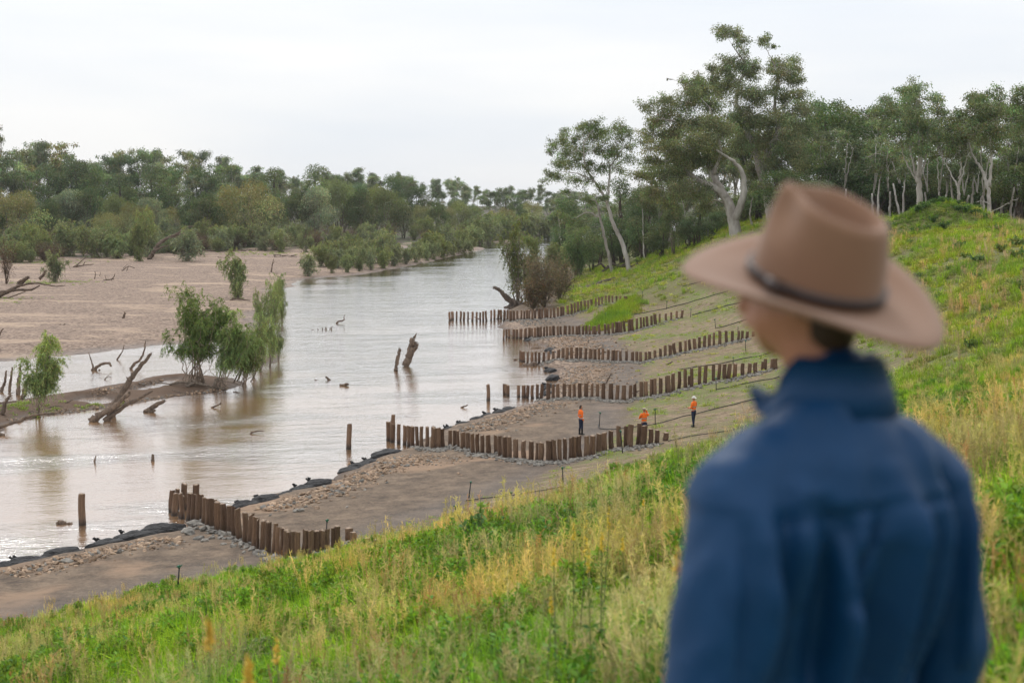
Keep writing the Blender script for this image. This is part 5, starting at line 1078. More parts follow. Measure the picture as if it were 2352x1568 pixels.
for (x0, y0, x1, y1) in [(1450, 904, 1470, 896), (1058, 936, 1075, 930), (1140, 1042, 1152, 1050), (1292, 820, 1300, 816), (1375, 815, 1388, 806), (1530, 838, 1545, 830)]:
    fk += 1; P('stick', [([(x0, y0), (x1, y1)], .07, .04, 0)], 'loose broken stick among the pile rows, %s' % ['lying across the third row', 'beside the second row river end', 'slanting in the grey rock of the second row', 'in the fourth row rubble', 'on the fourth row mud', 'below the last piles of the fourth row'][fk - 1], 'stick')

fk = 0
for (x, y) in [(30, 962), (66, 948), (110, 936), (150, 925), (205, 920), (262, 900), (330, 885), (395, 896), (420, 905), (18, 905), (130, 895), (240, 872), (310, 862), (470, 898), (536, 900)]:
    fk += 1; dx = rng.uniform(12, 38); a = rng.uniform(-.9, .5); P('stick', [([(x, y), (x + dx * .5, y + a * dx * .3 + rng.normal(0, 2)), (x + dx, y + a * dx * .5)], .05, .02, rng.normal(0, .6))], 'thin dead stick washed up on the spit, %s from the left' % nth(1 + sorted([30, 66, 110, 150, 205, 262, 330, 395, 420, 18, 130, 240, 310, 470, 536]).index(x)), 'stick', m_drift, 'dead sticks washed up on the spit', sides=5)
# ------------------------------------------------------------------ sprinklers and irrigation hoses
M = Mat('black_plastic'); m_blk = M.bsdf((.012, .012, .012), .45)
M = Mat('green_plastic'); m_grn = M.bsdf((.02, .10, .055), .45)
def spr_mesh():
    a = MB(); a.tube([[0, 0, -.25], [0, 0, .45], [.006, 0, .98]], [.026, .024, .022], 6)
    b = MB(); b.tube([[0, 0, .97], [0, 0, 1.04]], [.035, .05], 8); b.tube([[-.09, 0, 1.04], [0, 0, 1.07], [.10, .02, 1.05]], [.022, .035, .018], 6); b.tube([[.09, .02, 1.05], [.13, .02, 1.09]], [.018, .012], 5)
    return a.mesh('riser', [m_blk], True), b.mesh('sprinkler_head', [m_grn], True)
SA, SB = spr_mesh()
SP = [(408, 1363, 1297, 'on the mud at the lower left, nearest the camera'), (748, 1250, 1192, 'rising behind the bank end of the nearest row'), (1077, 1143, 1104, 'on the mud toe between the two nearest rows'), (1043, 1214, 1160, 'in the grass edge left of the tall weed'),
      (1175, 1176, 1128, 'beside the hose right of the tall weed'), (1294, 1119, 1072, 'at the right end of the nearest hose'), (1117, 1232, 1152, 'behind the tall leafy weed in the grass'), (1376, 981, 946, 'with a curled hose beside the standing worker'), (1505, 976, 939, 'right of the hatted worker behind the piles'),
      (1430, 1040, 988, 'in front of the second row near its bank end'), (1645, 896, 868, 'just below the third row'), (1417, 664, 650, 'on the green slope above the farthest row end'), (1475, 686, 670, 'right of the farthest row end'), (1531, 710, 692, 'on the hose above the fifth row'),
      (1391, 736, 719, 'standing in the bright grass clump'), (1586, 728, 710, 'at the bank end of the fifth row'), (1644, 755, 733, 'on the slope above the fourth row'), (1695, 759, 749, 'above the last piles of the fourth row'), (1713, 806, 781, 'between the fourth and third row ends'), (1684, 836, 820, 'behind the third row near the man'), (1313, 690, 677, 'in the grass behind the farthest row')]
for (x, yb, yt, lb) in SP:
    b = hit(x, yb); ppm = FPX / b[1]; h = (yb - yt) / ppm
    r = empty('sprinkler', b, rng.random() * 6, (1.0, 1.0, 1)); r.scale = (1.15, 1.15, h / 1.05); r.rotation_euler = (rng.normal(0, .05), rng.normal(-.04, .07), rng.random() * 6)
    link('riser', SA, r); link('sprinkler_head', SB, r); tag(r, 'thin black sprinkler stake ' + lb, 'sprinkler', 'irrigation sprinklers on the bank')
HO = [([(1070, 1151), (1100, 1147), (1130, 1144), (1175, 1139), (1200, 1135), (1250, 1127), (1294, 1119)], 'black irrigation hose between the tall weed and the nearest slope stakes'),
      ([(1375, 975), (1375, 982), (1383, 986), (1410, 987), (1440, 984), (1475, 979), (1505, 975), (1540, 966), (1570, 957), (1600, 951), (1650, 938), (1700, 926), (1765, 912)], 'long black hose running behind the workers up the slope'),
      ([(1535, 1014), (1570, 1006), (1600, 1001), (1640, 995), (1680, 989), (1740, 975), (1790, 962)], 'hose crossing the green streak in front of the workers'),
      ([(1645, 895), (1670, 891), (1700, 884), (1740, 876), (1790, 866)], 'hose on the slope below the third row'), ([(1448, 725), (1480, 719), (1531, 709), (1565, 700), (1600, 690), (1640, 678), (1675, 668)], 'hose on the slope behind the fifth row'),
      ([(1568, 658), (1600, 650), (1640, 638)], 'short hose visible high on the far slope'), ([(1590, 724), (1620, 716), (1650, 708), (1680, 700), (1712, 693)], 'hose continuing from the fifth row end'), ([(1645, 754), (1672, 748), (1700, 739), (1735, 729)], 'hose above the fourth row end'),
      ([(1560, 850), (1600, 843), (1660, 835), (1720, 822), (1770, 810)], 'hose passing behind the third row piles')]
for (L, lb) in HO:
    W = hits(L); C = curve(W, 5 * len(W)); C[:, 2] = Hs(C[:, 0], C[:, 1]) + .05; mb = MB(); mb.tube(C, .028 * np.clip(C[:, 1] / 90, .8, 1.5), 6); tag(link('hose', mb.mesh('hose', [m_blk], True)), lb, 'hose')

# ------------------------------------------------------------------ people
def simple(name, c, rough=.8, bump=0, sc_=30):
    M = Mat(name); f = M.noise(M.objc(), sc_, 4); return M.bsdf(M.mix(M.math('MULTIPLY', f, .35), c, tuple(t * .55 for t in c)), rough, f, bump, .01)
m_skin = simple('skin', (.42, .22, .14), .55); m_hair = simple('dark_hair', (.05, .03, .02), .6); m_orange = simple('orange_hi_vis_cloth', (.85, .16, .015), .75); m_navy = simple('navy_work_cloth', (.012, .02, .048), .8)
m_white = simple('white_hat_cloth', (.72, .70, .66), .8); m_straw = simple('pale_straw', (.55, .47, .34), .8); m_refl = simple('silver_reflective_tape', (.62, .63, .64), .35); m_boot = simple('black_rubber', (.012, .012, .012), .4); m_glove = simple('white_glove', (.6, .6, .58), .7)

def blob(name, chains, mat, vox=.02, parent=None, smooth=4):
    """one continuous surface grown round chains of (point, radius or (rx, ry))"""
    mb = MB()
    for ch in chains:
        P = np.array([c[0] for c in ch], float); r = np.array([c[1] if not hasattr(c[1], '__len__') else c[1][0] for c in ch]); el = np.array([1 if not hasattr(c[1], '__len__') else c[1][1] / c[1][0] for c in ch])
        t = np.linspace(0, len(P) - 1, 7 * (len(P) - 1) + 1); PP_ = np.stack([np.interp(t, range(len(P)), P[:, i]) for i in range(3)], 1)
        rr = np.interp(t, range(len(P)), r); ee = np.interp(t, range(len(P)), el)
        k = np.ones(3) / 3
        n = 16; th = np.linspace(0, 2 * np.pi, n, endpoint=False)
        d = unit(np.gradient(PP_, axis=0)); vert = abs(d[:, 2]).mean() > .6
        X = np.tile([1.0, 0, 0], (len(PP_), 1)) if vert else unit(np.cross(d, [0, 0, 1.0])); Y = unit(np.cross(d, X)); X = unit(np.cross(Y, d))
        # rounded ends
        ext0 = [(PP_[0] - d[0] * rr[0] * s_, rr[0] * c_) for s_, c_ in ((.95, .3), (.7, .7), (.35, .93))]; ext1 = [(PP_[-1] + d[-1] * rr[-1] * s_, rr[-1] * c_) for s_, c_ in ((.35, .93), (.7, .7), (.95, .3))]
        PA = np.vstack([[e[0] for e in ext0], PP_, [e[0] for e in ext1]]); RA = np.concatenate([[e[1] for e in ext0], rr, [e[1] for e in ext1]]); EA = np.concatenate([[ee[0]] * 3, ee, [ee[-1]] * 3])
        XA = np.vstack([[X[0]] * 3, X, [X[-1]] * 3]); YA = np.vstack([[Y[0]] * 3, Y, [Y[-1]] * 3])
        V = PA[:, None] + RA[:, None, None] * (np.cos(th)[None, :, None] * XA[:, None] + (EA[:, None, None] * np.sin(th)[None, :, None]) * YA[:, None]); m = len(PA)
        i = np.arange(m - 1)[:, None] * n; j = np.arange(n)[None]; kk = (np.arange(n) + 1) % n
        Q = np.stack([i + j, i + kk[None], i + n + kk[None], i + n + j], -1).reshape(-1, 4); V = np.vstack([V.reshape(-1, 3), PA[0], PA[-1]])
        T = np.vstack([np.stack([kk, np.arange(n), np.full(n, m * n)], 1), np.stack([(m - 1) * n + np.arange(n), (m - 1) * n + kk, np.full(n, m * n + 1)], 1)]); mb.add(V, Q, T)
    me = mb.mesh(name, [mat]); o = link(name, me)
    md = o.modifiers.new('r', 'REMESH'); md.mode = 'VOXEL'; md.voxel_size = vox; md.use_smooth_shade = True
    if smooth: ms_ = o.modifiers.new('s', 'SMOOTH'); ms_.factor = .5; ms_.iterations = smooth
    dg = bpy.context.evaluated_depsgraph_get(); me2 = bpy.data.meshes.new_from_object(o.evaluated_get(dg)); me2.name = name
    me2.materials.clear(); me2.materials.append(mat); o.modifiers.clear(); o.data = me2
    me2.polygons.foreach_set('use_smooth', np.ones(len(me2.polygons), bool))
    if parent is not None: o.parent = parent
    return o
def hat_mesh(name, mat, rb=.19, rc=.09, hc=.11, bandm=None, up=.02):
    n = 40; th = np.linspace(0, 2 * np.pi, n, endpoint=False); prof = [(rb, -.004), (rb, .004), ((rb + rc) / 2, .006), (rc * 1.04, .012), (rc, .04), (rc * .98, hc * .7), (rc * .85, hc * .95), (rc * .5, hc), (.001, hc * .93), (.001, hc * .90), (rc * .9, .02), (rc, -.004)]
    V = []; 
    for r, z in prof: V.append(np.stack([r * np.cos(th) * .92, r * np.sin(th) * 1.1, z + up * np.cos(th) ** 2 * (r / rb) ** 3], 1))
    V = np.vstack(V); m = len(prof); i = np.arange(m)[:, None] * n; i2 = (np.arange(m) + 1)[:, None] % m * n; j = np.arange(n)[None]; k = (np.arange(n) + 1) % n
    return newmesh(name, V, [np.stack([i + j, i + k[None], i2 + k[None], i2 + j], -1).reshape(-1, 4)], [mat], True)
def hand(side, p, d, curl=.3, s=1.0, back=None):
    """palm, four fingers and thumb as chains, p wrist, d direction down the hand"""
    d = unit(np.array(d, float)); x = unit(np.cross(d, [0, 1, 0])) if back is None else unit(np.cross(d, back)); y = np.cross(x, d); ch = [[(p, .026 * s), (p + d * .05 * s, (.038 * s, .018 * s)), (p + d * .085 * s, (.040 * s, .016 * s))]]
    for i, (o_, L) in enumerate([(-.030, .065), (-.010, .078), (.010, .073), (.029, .058)]):
        a = p + d * .085 * s + x * o_ * s; ch.append([(a, .0095 * s), (a + (d * (1 - curl * .3) + y * curl) * L * .5 * s, .0088 * s), (a + (d * (1 - curl * .8) + y * curl * 1.6) * L * s, .0075 * s)])
    a = p + d * .03 * s - x * .028 * s * side; ch.append([(a, .014 * s), (a + (d * .6 - x * .6 * side + y * .3) * .035 * s, .012 * s), (a + (d - x * .5 * side + y * .6) * .06 * s, .010 * s)])
    return ch
def worker(b, rz, label, pose, hatk, H=1.78, mat_top=None):
    """faces +Y of its own frame"""
    root = empty('person', b, rz, H / 1.78); A = np.array
    lx = .10; hipz = .93; st = pose.get('stride', .06)
    legs = [[(A([s * lx, 0, hipz - .04]), (.092, .10)), (A([s * (lx + .01), s * st * .4 + .02, .50]), .066), (A([s * (lx + .02), s * st, .10]), .05)] for s in (-1, 1)]
    torso = [(A([0, 0, .92]), (.165, .115)), (A([0, 0, 1.08]), (.150, .112)), (A([0, .0, 1.28]), (.180, .120)), (A([0, -.005, 1.42]), (.165, .10)), (A([0, 0, 1.49]), (.075, .07))]
    arms = pose['arms']
    skin = [[(A([0, 0, 1.45]), .058), (A([0, .01, 1.56]), .055)], [(A([0, .018, 1.60]), (.064, .075)), (A([0, .012, 1.66]), (.076, .094)), (A([0, 0, 1.71]), (.072, .088))], [(A([0, .10, 1.645]), .014), (A([0, .108, 1.625]), .017)], [(A([.078, 0, 1.64]), .014), (A([.078, 0, 1.67]), .016)], [(A([-.078, 0, 1.64]), .014), (A([-.078, 0, 1.67]), .016)]]
    for sd_, (el, wr) in zip((-1, 1), arms):
        d = unit(A(wr) - A(el)); skin += [[(A(wr) - d * .08, .032), (A(wr), .027)]] + hand(sd_, A(wr), d, .5)
    blob('body', skin, m_skin, .009, root, 2)
    sl = [[(A([s * .15, -.005, 1.43]), .075), (A([s * .205, -.01, 1.38]), .068), (A(el), .055), (A(wr) - (A(wr) - A(el)) * .12, .046)] for s, (el, wr) in zip((-1, 1), arms)]
    sh = blob('shirt', [torso] + sl, m_orange, .014, root, 5)
    for z in (1.02, 1.20):
        mb = MB(); th = np.linspace(0, 2 * np.pi, 25)
        k = np.interp(z, [.92, 1.08, 1.28], [.172, .158, .186]); k2 = np.interp(z, [.92, 1.08, 1.28], [.124, .119, .127])
        P_ = np.stack([k * np.cos(th), k2 * np.sin(th), np.full(25, z)], 1); V = np.vstack([P_ - [0, 0, .027], P_ + [0, 0, .027], P_ * [1.04, 1.04, 1] - [0, 0, .027], P_ * [1.04, 1.04, 1] + [0, 0, .027]]); i = np.arange(24)
        mb.add(V, np.vstack([np.stack([i + 50, i + 51, i + 76, i + 75], 1), np.stack([i + 25, i + 26, i + 76, i + 75], 1), np.stack([i, i + 1, i + 51, i + 50], 1)])); link('reflective_band', mb.mesh('reflective_band', [m_refl], True), root)
    for s, (el, wr) in zip((-1, 1), arms):
        d = unit(A(wr) - A(el)); q = A(el) + d * .07; mb = MB(); mb.tube([q, q + d * .05], [.058, .056], 14); link('reflective_band', mb.mesh('reflective_band', [m_refl], True), root)
    blob('trousers', [[(A([0, 0, hipz + .03]), (.158, .118)), (A([0, 0, hipz - .06]), (.165, .118))]] + [[(a_[0], a_[1] * 1.0 if not hasattr(a_[1], '__len__') else a_[1]) for a_ in lg] for lg in legs], m_navy, .016, root, 4)
    for s, lg in zip((-1, 1), legs):
        f = lg[2][0]; tall = pose.get('gumboots'); blob('boot', [[(f + [0, 0, .26 if tall else .06], .062 if tall else .056), (f + [0, 0, -.03], .055), (f + [0, -.01, -.06], .045)], [(f + [0, -.03, -.058], .042), (f + [0, .13, -.062], (.046, .036))]], m_boot, .014, root, 3)
    if hatk is None: blob('hair', [[(A([0, -.02, 1.70]), (.080, .092)), (A([0, -.005, 1.755]), (.062, .075))], [(A([0, -.06, 1.63]), (.062, .045)), (A([0, -.045, 1.70]), (.075, .06))]], m_hair, .012, root, 2); blob('beard', [[(A([0, .065, 1.60]), (.05, .04)), (A([0, .06, 1.575]), .035)]], m_hair, .012, root, 2)
    else:
        o = link('hat', hat_mesh('hat', hatk[0], hatk[1]), root, (0, 0, 1.705)); o.rotation_euler = (hatk[2], 0, 0)
        if hatk[3]:
            mb = MB(); th = np.linspace(0, 2 * np.pi, 24); mb.tube(np.stack([.085 * np.cos(th), .102 * np.sin(th), np.full(24, .03)], 1), .011, 5); ob = link('hat_band', mb.mesh('hat_band', [m_navy], True), o)
    return tag(root, label, 'person', 'workers in orange shirts')
b = hit(1334, 998); worker(b, R(-68), 'standing worker in orange shirt, navy trousers and gumboots, bare headed with dark hair', {'arms': [((-.25, -.03, 1.14), (-.23, .05, .90)), ((.25, -.03, 1.14), (.23, .05, .90))], 'stride': .03, 'gumboots': True}, None, 1.80)
b = hit(1479, 1008); worker(b, R(18), 'worker in orange shirt and wide straw hat behind the piles, arms raised', {'arms': [((-.24, .10, 1.20), (-.05, .30, 1.38)), ((.30, .06, 1.38), (.13, .12, 1.66))]}, (m_straw, .20, -.15, True), 1.80)
b = hit(1593, 980); worker(b, R(50), 'worker in white hat and orange shirt highest on the slope, hands together', {'arms': [((-.25, .02, 1.16), (-.10, .26, 1.10)), ((.24, .02, 1.16), (.05, .28, 1.12))], 'stride': .08}, (m_white, .145, .0, False), 1.80)
# ------------------------------------------------------------------ the man in the foreground, seen from behind
def felt():
    M = Mat('tan_felt'); f = M.noise(M.objc(), 60, 4, .6); g = M.noise(M.objc(), 5, 3)
    return M.bsdf(M.mix(g, (.18, .098, .060), (.24, .14, .09)), .85, f, .15, .004, .15, **{'Sheen Weight': .25, 'Sheen Roughness': .5})
m_felt = felt()
M = Mat('dark_leather'); f = M.noise(M.objc(), 80, 4); m_leather = M.bsdf((.028, .016, .014), .38, f, .3, .003, .5)
M = Mat('navy_cotton_shirt'); f = M.noise(M.objc(), 14, 5, .6); wv_ = M.noise(M.objc(), 300, 2)
m_shirt = M.bsdf(M.mix(f, (.002, .028, .082), (.004, .044, .125)), .50, M.math('ADD', f, M.math('MULTIPLY', wv_, .1)), .35, .012, .22, **{'Sheen Weight': .03, 'Sheen Roughness': .4, 'Sheen Tint': (.55, .7, 1, 1)})
M = Mat('tanned_skin'); f = M.noise(M.objc(), 25, 4); m_skin2 = M.bsdf(M.mix(f, (.36, .165, .10), (.44, .215, .135)), .5, f, .1, .004)
MD = 2.3
nb = atd(1912, 885, MD)                                  # base of the neck
gz = H1(nb[0], nb[1]); YAW = R(30)
man = empty('person', (nb[0], nb[1], gz), YAW)
NZ = nb[2] - gz                                          # neck base height above his feet
print('man neck height', NZ)
A = np.array; s_ = NZ / 1.50
def Z(z): return z * s_ if z < 1.0 else NZ - (1.50 - z)
# shirt: torso and sleeves as one surface
tor = [(A([0, .06, Z(.93)]), (.192, .132)), (A([0, .045, Z(1.05)]), (.190, .132)), (A([0, .010, Z(1.18)]), (.196, .140)), (A([0, -.028, Z(1.29)]), (.200, .132)), (A([0, -.028, Z(1.375)]), (.178, .110)), (A([0, -.012, Z(1.445)]), (.122, .085)), (A([0, .0, Z(1.485)]), (.074, .072)), (A([0, .008, Z(1.50)]), (.066, .066))]
slv = [[(A([s * .14, -.01, Z(1.372)]), .072), (A([s * .205, -.01, Z(1.325)]), (.076, .084)), (A([s * .250, -.02, Z(1.20)]), (.068, .080)), (A([.262 if s > 0 else -.285, -.025, Z(1.04)]), (.064, .074)), (A([.25 if s > 0 else -.280, .05, Z(.93)]), .056), (A([s * .265, .10, Z(.83)]), .046)] for s in (-1, 1)]
sh = blob('shirt', [tor] + slv, m_shirt, .0095, man, 10)
n = len(sh.data.vertices); V = np.empty(n * 3); sh.data.vertices.foreach_get('co', V); V = V.reshape(-1, 3); NN = np.empty(n * 3); sh.data.vertices.foreach_get('normal', NN); NN = NN.reshape(-1, 3)
def fold(V, x, z0, z1, amp, w, lean=0.0, back=True):
    """one fold on the back of the cloth: a ridge running from z0 (top) to z1"""
    t = np.clip((z0 - V[:, 2]) / (z0 - z1), 0, 1); xc = x + lean * t
    e = np.sin(np.pi * np.clip((z0 - V[:, 2]) / (z0 - z1), 0, 1)) ** .6 * ((V[:, 2] < z0) & (V[:, 2] > z1))
    g = np.exp(-((V[:, 0] - xc) / w) ** 2); g = g * (V[:, 1] < .06) if back else g
    return 2.2 * amp * g * e
zt = NZ
dsp = 0
for (x, z0, z1, a, w_, ln) in [(-.075, zt - .20, zt - .62, .020, .022, .04), (-.02, zt - .22, zt - .60, -.012, .02, .02), (.035, zt - .16, zt - .62, .020, .018, .02), (.085, zt - .20, zt - .62, -.014, .02, .015), (.115, zt - .15, zt - .60, .018, .017, .01), (-.13, zt - .15, zt - .52, -.026, .020, .05), (-.10, zt - .17, zt - .36, -.014, .016, .07), (-.03, zt - .17, zt - .33, -.014, .012, -.04), (-.15, zt - .12, zt - .34, .012, .02, .03), (.16, zt - .14, zt - .5, -.02, .018, -.01),
                              (.0, zt - .10, zt - .24, .008, .03, .03), (-.215, zt - .16, zt - .6, .014, .016, -.02), (-.245, zt - .18, zt - .5, -.010, .014, -.01), (.23, zt - .16, zt - .5, .012, .014, .01), (.06, zt - .05, zt - .2, .008, .03, .06)]:
    dsp = dsp + fold(V, x, z0, z1, a, w_, ln)
q = (fbm(V[:, 0] * 9 + 3, V[:, 2] * 5 + V[:, 1] * 6, 71, 3) - .5) * .04
yoke = -.006 * np.exp(-((V[:, 2] - (zt - .165 - .03 * np.abs(V[:, 0]) / .2)) / .006) ** 2) * (np.abs(V[:, 0]) < .20) * (V[:, 1] < 0) + .004 * (V[:, 2] > zt - .165)
V2 = V + NN * np.maximum(dsp + q + yoke, -.042)[:, None]
sh.data.vertices.foreach_set('co', V2.ravel()); sh.data.update()
# collar: a folded band, high at the back, with a free tip on his left
def ring(z0, z1, r0, r1, lean, open_=.55, thick=.006, n=44, cx=0.0, cy=.012, tip=0.0, name='collar'):
    th = np.linspace(-math.pi / 2 - (math.pi - open_), -math.pi / 2 + (math.pi - open_), n); V = []
    for k, (z, r) in enumerate([(z0, r0), ((z0 + z1) / 2, (r0 + r1) / 2), (z1, r1)]):
        front = np.clip((np.abs(th + math.pi / 2) - 1.4) / 1.2, 0, 1)
        rr = r * (1 + tip * front * (1 if k == 0 else .1)); zz = z - lean * front + (0 if k else -tip * .03 * front)
        V.append(np.stack([cx + rr * np.cos(th), cy + rr * np.sin(th) * 1.0, zz], 1))
    V = np.array(V); Vo = V.copy(); Vo[..., :2] = (V[..., :2] - [cx, cy]) * (1 + thick / r0) + [cx, cy]
    VV = np.vstack([V.reshape(-1, 3), Vo.reshape(-1, 3)]); m = n * 3; i = np.arange(n - 1); Q = []
    for k in range(2): Q += [np.stack([k * n + i, k * n + i + 1, (k + 1) * n + i + 1, (k + 1) * n + i], 1), np.stack([m + k * n + i, m + k * n + i + 1, m + (k + 1) * n + i + 1, m + (k + 1) * n + i], 1)]
    for k in (0, 2): Q.append(np.stack([k * n + i, k * n + i + 1, m + k * n + i + 1, m + k * n + i], 1))
    for c_ in (0, n - 1): Q.append(np.array([[c_, n + c_, m + n + c_, m + c_], [n + c_, 2 * n + c_, m + 2 * n + c_, m + n + c_]]))
    return newmesh(name, VV, [np.vstack(Q)], [m_shirt], True)
link('collar', ring(zt - .035, zt + .052, .082, .074, .075), man)
link('collar', ring(zt - .040, zt + .046, .106, .080, .085, .45, .006, 44, 0, .004, .75), man)
def loc_(x, y, d):                                         # a photo position in his own frame
    q = atd(x, y, d) - A([nb[0], nb[1], gz]); c_, s__ = math.cos(-YAW), math.sin(-YAW); return A([q[0] * c_ - q[1] * s__, q[0] * s__ + q[1] * c_, q[2]])
tp_ = [loc_(x, y, MD + dd) for x, y, dd in [(1727, 888, .10), (1765, 908, .07), (1812, 880, .03), (1850, 865, -.02), (1860, 930, -.04), (1800, 945, .0), (1748, 948, .08)]]
cn = sum(tp_) / len(tp_); off_ = A([.004, -.006, .003]); V = np.array([p - off_ for p in tp_] + [p + off_ for p in tp_]); nn = len(tp_); i = np.arange(nn)
Q = np.stack([i, (i + 1) % nn, nn + (i + 1) % nn, nn + i], 1); T = [[0, 1, 6], [1, 5, 6], [1, 2, 5], [2, 4, 5], [2, 3, 4]]; T = np.array(T + [[a + nn, c + nn, b + nn] for a, b, c in T])
link('collar', newmesh('collar_tip', V, [Q, T], [m_shirt], False), man)
# head, turned to the left
HY = R(28)                                               # extra turn of the head
hd = [[(A([0, .005, NZ - .03]), .062), (A([0, .012, NZ + .03]), .060), (A([0, .015, NZ + .08]), .060)], [(A([0, .02, NZ + .085]), (.060, .075)), (A([0, .02, NZ + .13]), (.073, .093)), (A([0, .012, NZ + .175]), (.074, .093)), (A([0, .005, NZ + .19]), (.066, .080))],
      [(A([0, .085, NZ + .065]), (.032, .02)), (A([0, .075, NZ + .085]), (.048, .03)), (A([0, .06, NZ + .11]), (.058, .05))], [(A([0, .118, NZ + .165]), .010), (A([0, .132, NZ + .135]), .014), (A([0, .124, NZ + .128]), .017)],
      [(A([-.018, .105, NZ + .100]), .010), (A([.018, .105, NZ + .100]), .010)], [(A([-.034, .100, NZ + .178]), .012), (A([-.020, .104, NZ + .176]), .010)], [(A([.034, .100, NZ + .178]), .012), (A([.020, .104, NZ + .176]), .010)],
      [(A([-.083, -.005, NZ + .12]), .009), (A([-.088, -.012, NZ + .15]), .013), (A([-.085, -.01, NZ + .175]), .012)], [(A([.083, -.005, NZ + .12]), .009), (A([.088, -.012, NZ + .15]), .013), (A([.085, -.01, NZ + .175]), .012)]]
legsk = []
# arms, hands and legs belong to the same continuous skin
for s in (-1, 1):
    hd.append([(A([s * .12, .01, NZ - .15]), .035), (A([s * .205, -.01, Z(1.30)]), .042), (A([s * .25, -.02, Z(1.20)]), .038), (A([.262 if s > 0 else -.285, -.025, Z(1.04)]), .034), (A([.25 if s > 0 else -.285, .05, Z(.93)]), .030), (A([s * .265, .11, Z(.80)]), .027)]); hd += hand(s, A([s * .265, .11, Z(.80)]), (0, .25, -1), .4)
hd.append([(A([0, 0, NZ - .03]), .06), (A([0, .03, NZ - .20]), (.09, .045)), (A([0, .06, Z(.95)]), (.08, .04))])
body = blob('body', hd, m_skin2, .008, man, 3)
hc = atd(1868, 668, MD + .01) - A([nb[0], nb[1], gz]); cy_, sy_ = math.cos(-YAW), math.sin(-YAW)
HCL = A([hc[0] * cy_ - hc[1] * sy_, hc[0] * sy_ + hc[1] * cy_, hc[2]])
n = len(body.data.vertices); V = np.empty(n * 3); body.data.vertices.foreach_get('co', V); V = V.reshape(-1, 3)
k = sstep(V[:, 2], NZ + .0, NZ + .09); an = HY * k; c_, s__ = np.cos(an), np.sin(an); X = V[:, 0].copy(); Yv = V[:, 1].copy(); hm = V[:, 2] > NZ - .02
V[:, 0] = np.where(hm, X * c_ - Yv * s__, X); V[:, 1] = np.where(hm, X * s__ + Yv * c_, Yv); kk_ = sstep(V[:, 2], NZ - .02, NZ + .12); V[:, 0] += kk_ * HCL[0]; V[:, 1] += kk_ * (HCL[1] + .005); ks_ = 1 - .14 * sstep(V[:, 2], NZ + .10, NZ + .15); V[:, 0] = HCL[0] + (V[:, 0] - HCL[0]) * ks_; V[:, 1] = HCL[1] + (V[:, 1] - HCL[1]) * ks_; body.data.vertices.foreach_set('co', V.ravel()); body.data.update()
hair = blob('hair', [[(A([0, -.030, NZ + .10]), (.060, .048)), (A([0, -.022, NZ + .13]), (.064, .054)), (A([0, -.03, NZ + .17]), (.078, .072)), (A([0, -.01, NZ + .19]), (.064, .075))], [(A([-.075, .015, NZ + .16]), .012), (A([-.076, .02, NZ + .17]), .012)], [(A([.075, .015, NZ + .16]), .012), (A([.076, .02, NZ + .17]), .012)]], m_hair, .009, man, 2)
hair.scale = (.97, .97, 1); hair.rotation_euler = (0, 0, HY); hair.location = (HCL[0], HCL[1] + .005, 0)
tr_ = blob('trousers', [[(A([0, .08, Z(.97)]), (.165, .12)), (A([0, .06, Z(.86)]), (.175, .125))]] + [[(A([s * .095, .05, Z(.82)]), (.095, .105)), (A([s * .11, .02, Z(.48)]), .075), (A([s * .12, 0, Z(.08)]), .062)] for s in (-1, 1)], m_navy, .016, man, 5)
for s in (-1, 1): blob('boot', [[(A([s * .12, 0, .16]), .058), (A([s * .12, -.01, .05]), .05)], [(A([s * .12, -.03, .045]), .045), (A([s * .125, .15, .04]), (.05, .038))]], simple('brown_boot_leather', (.06, .035, .02), .5), .014, man, 3)

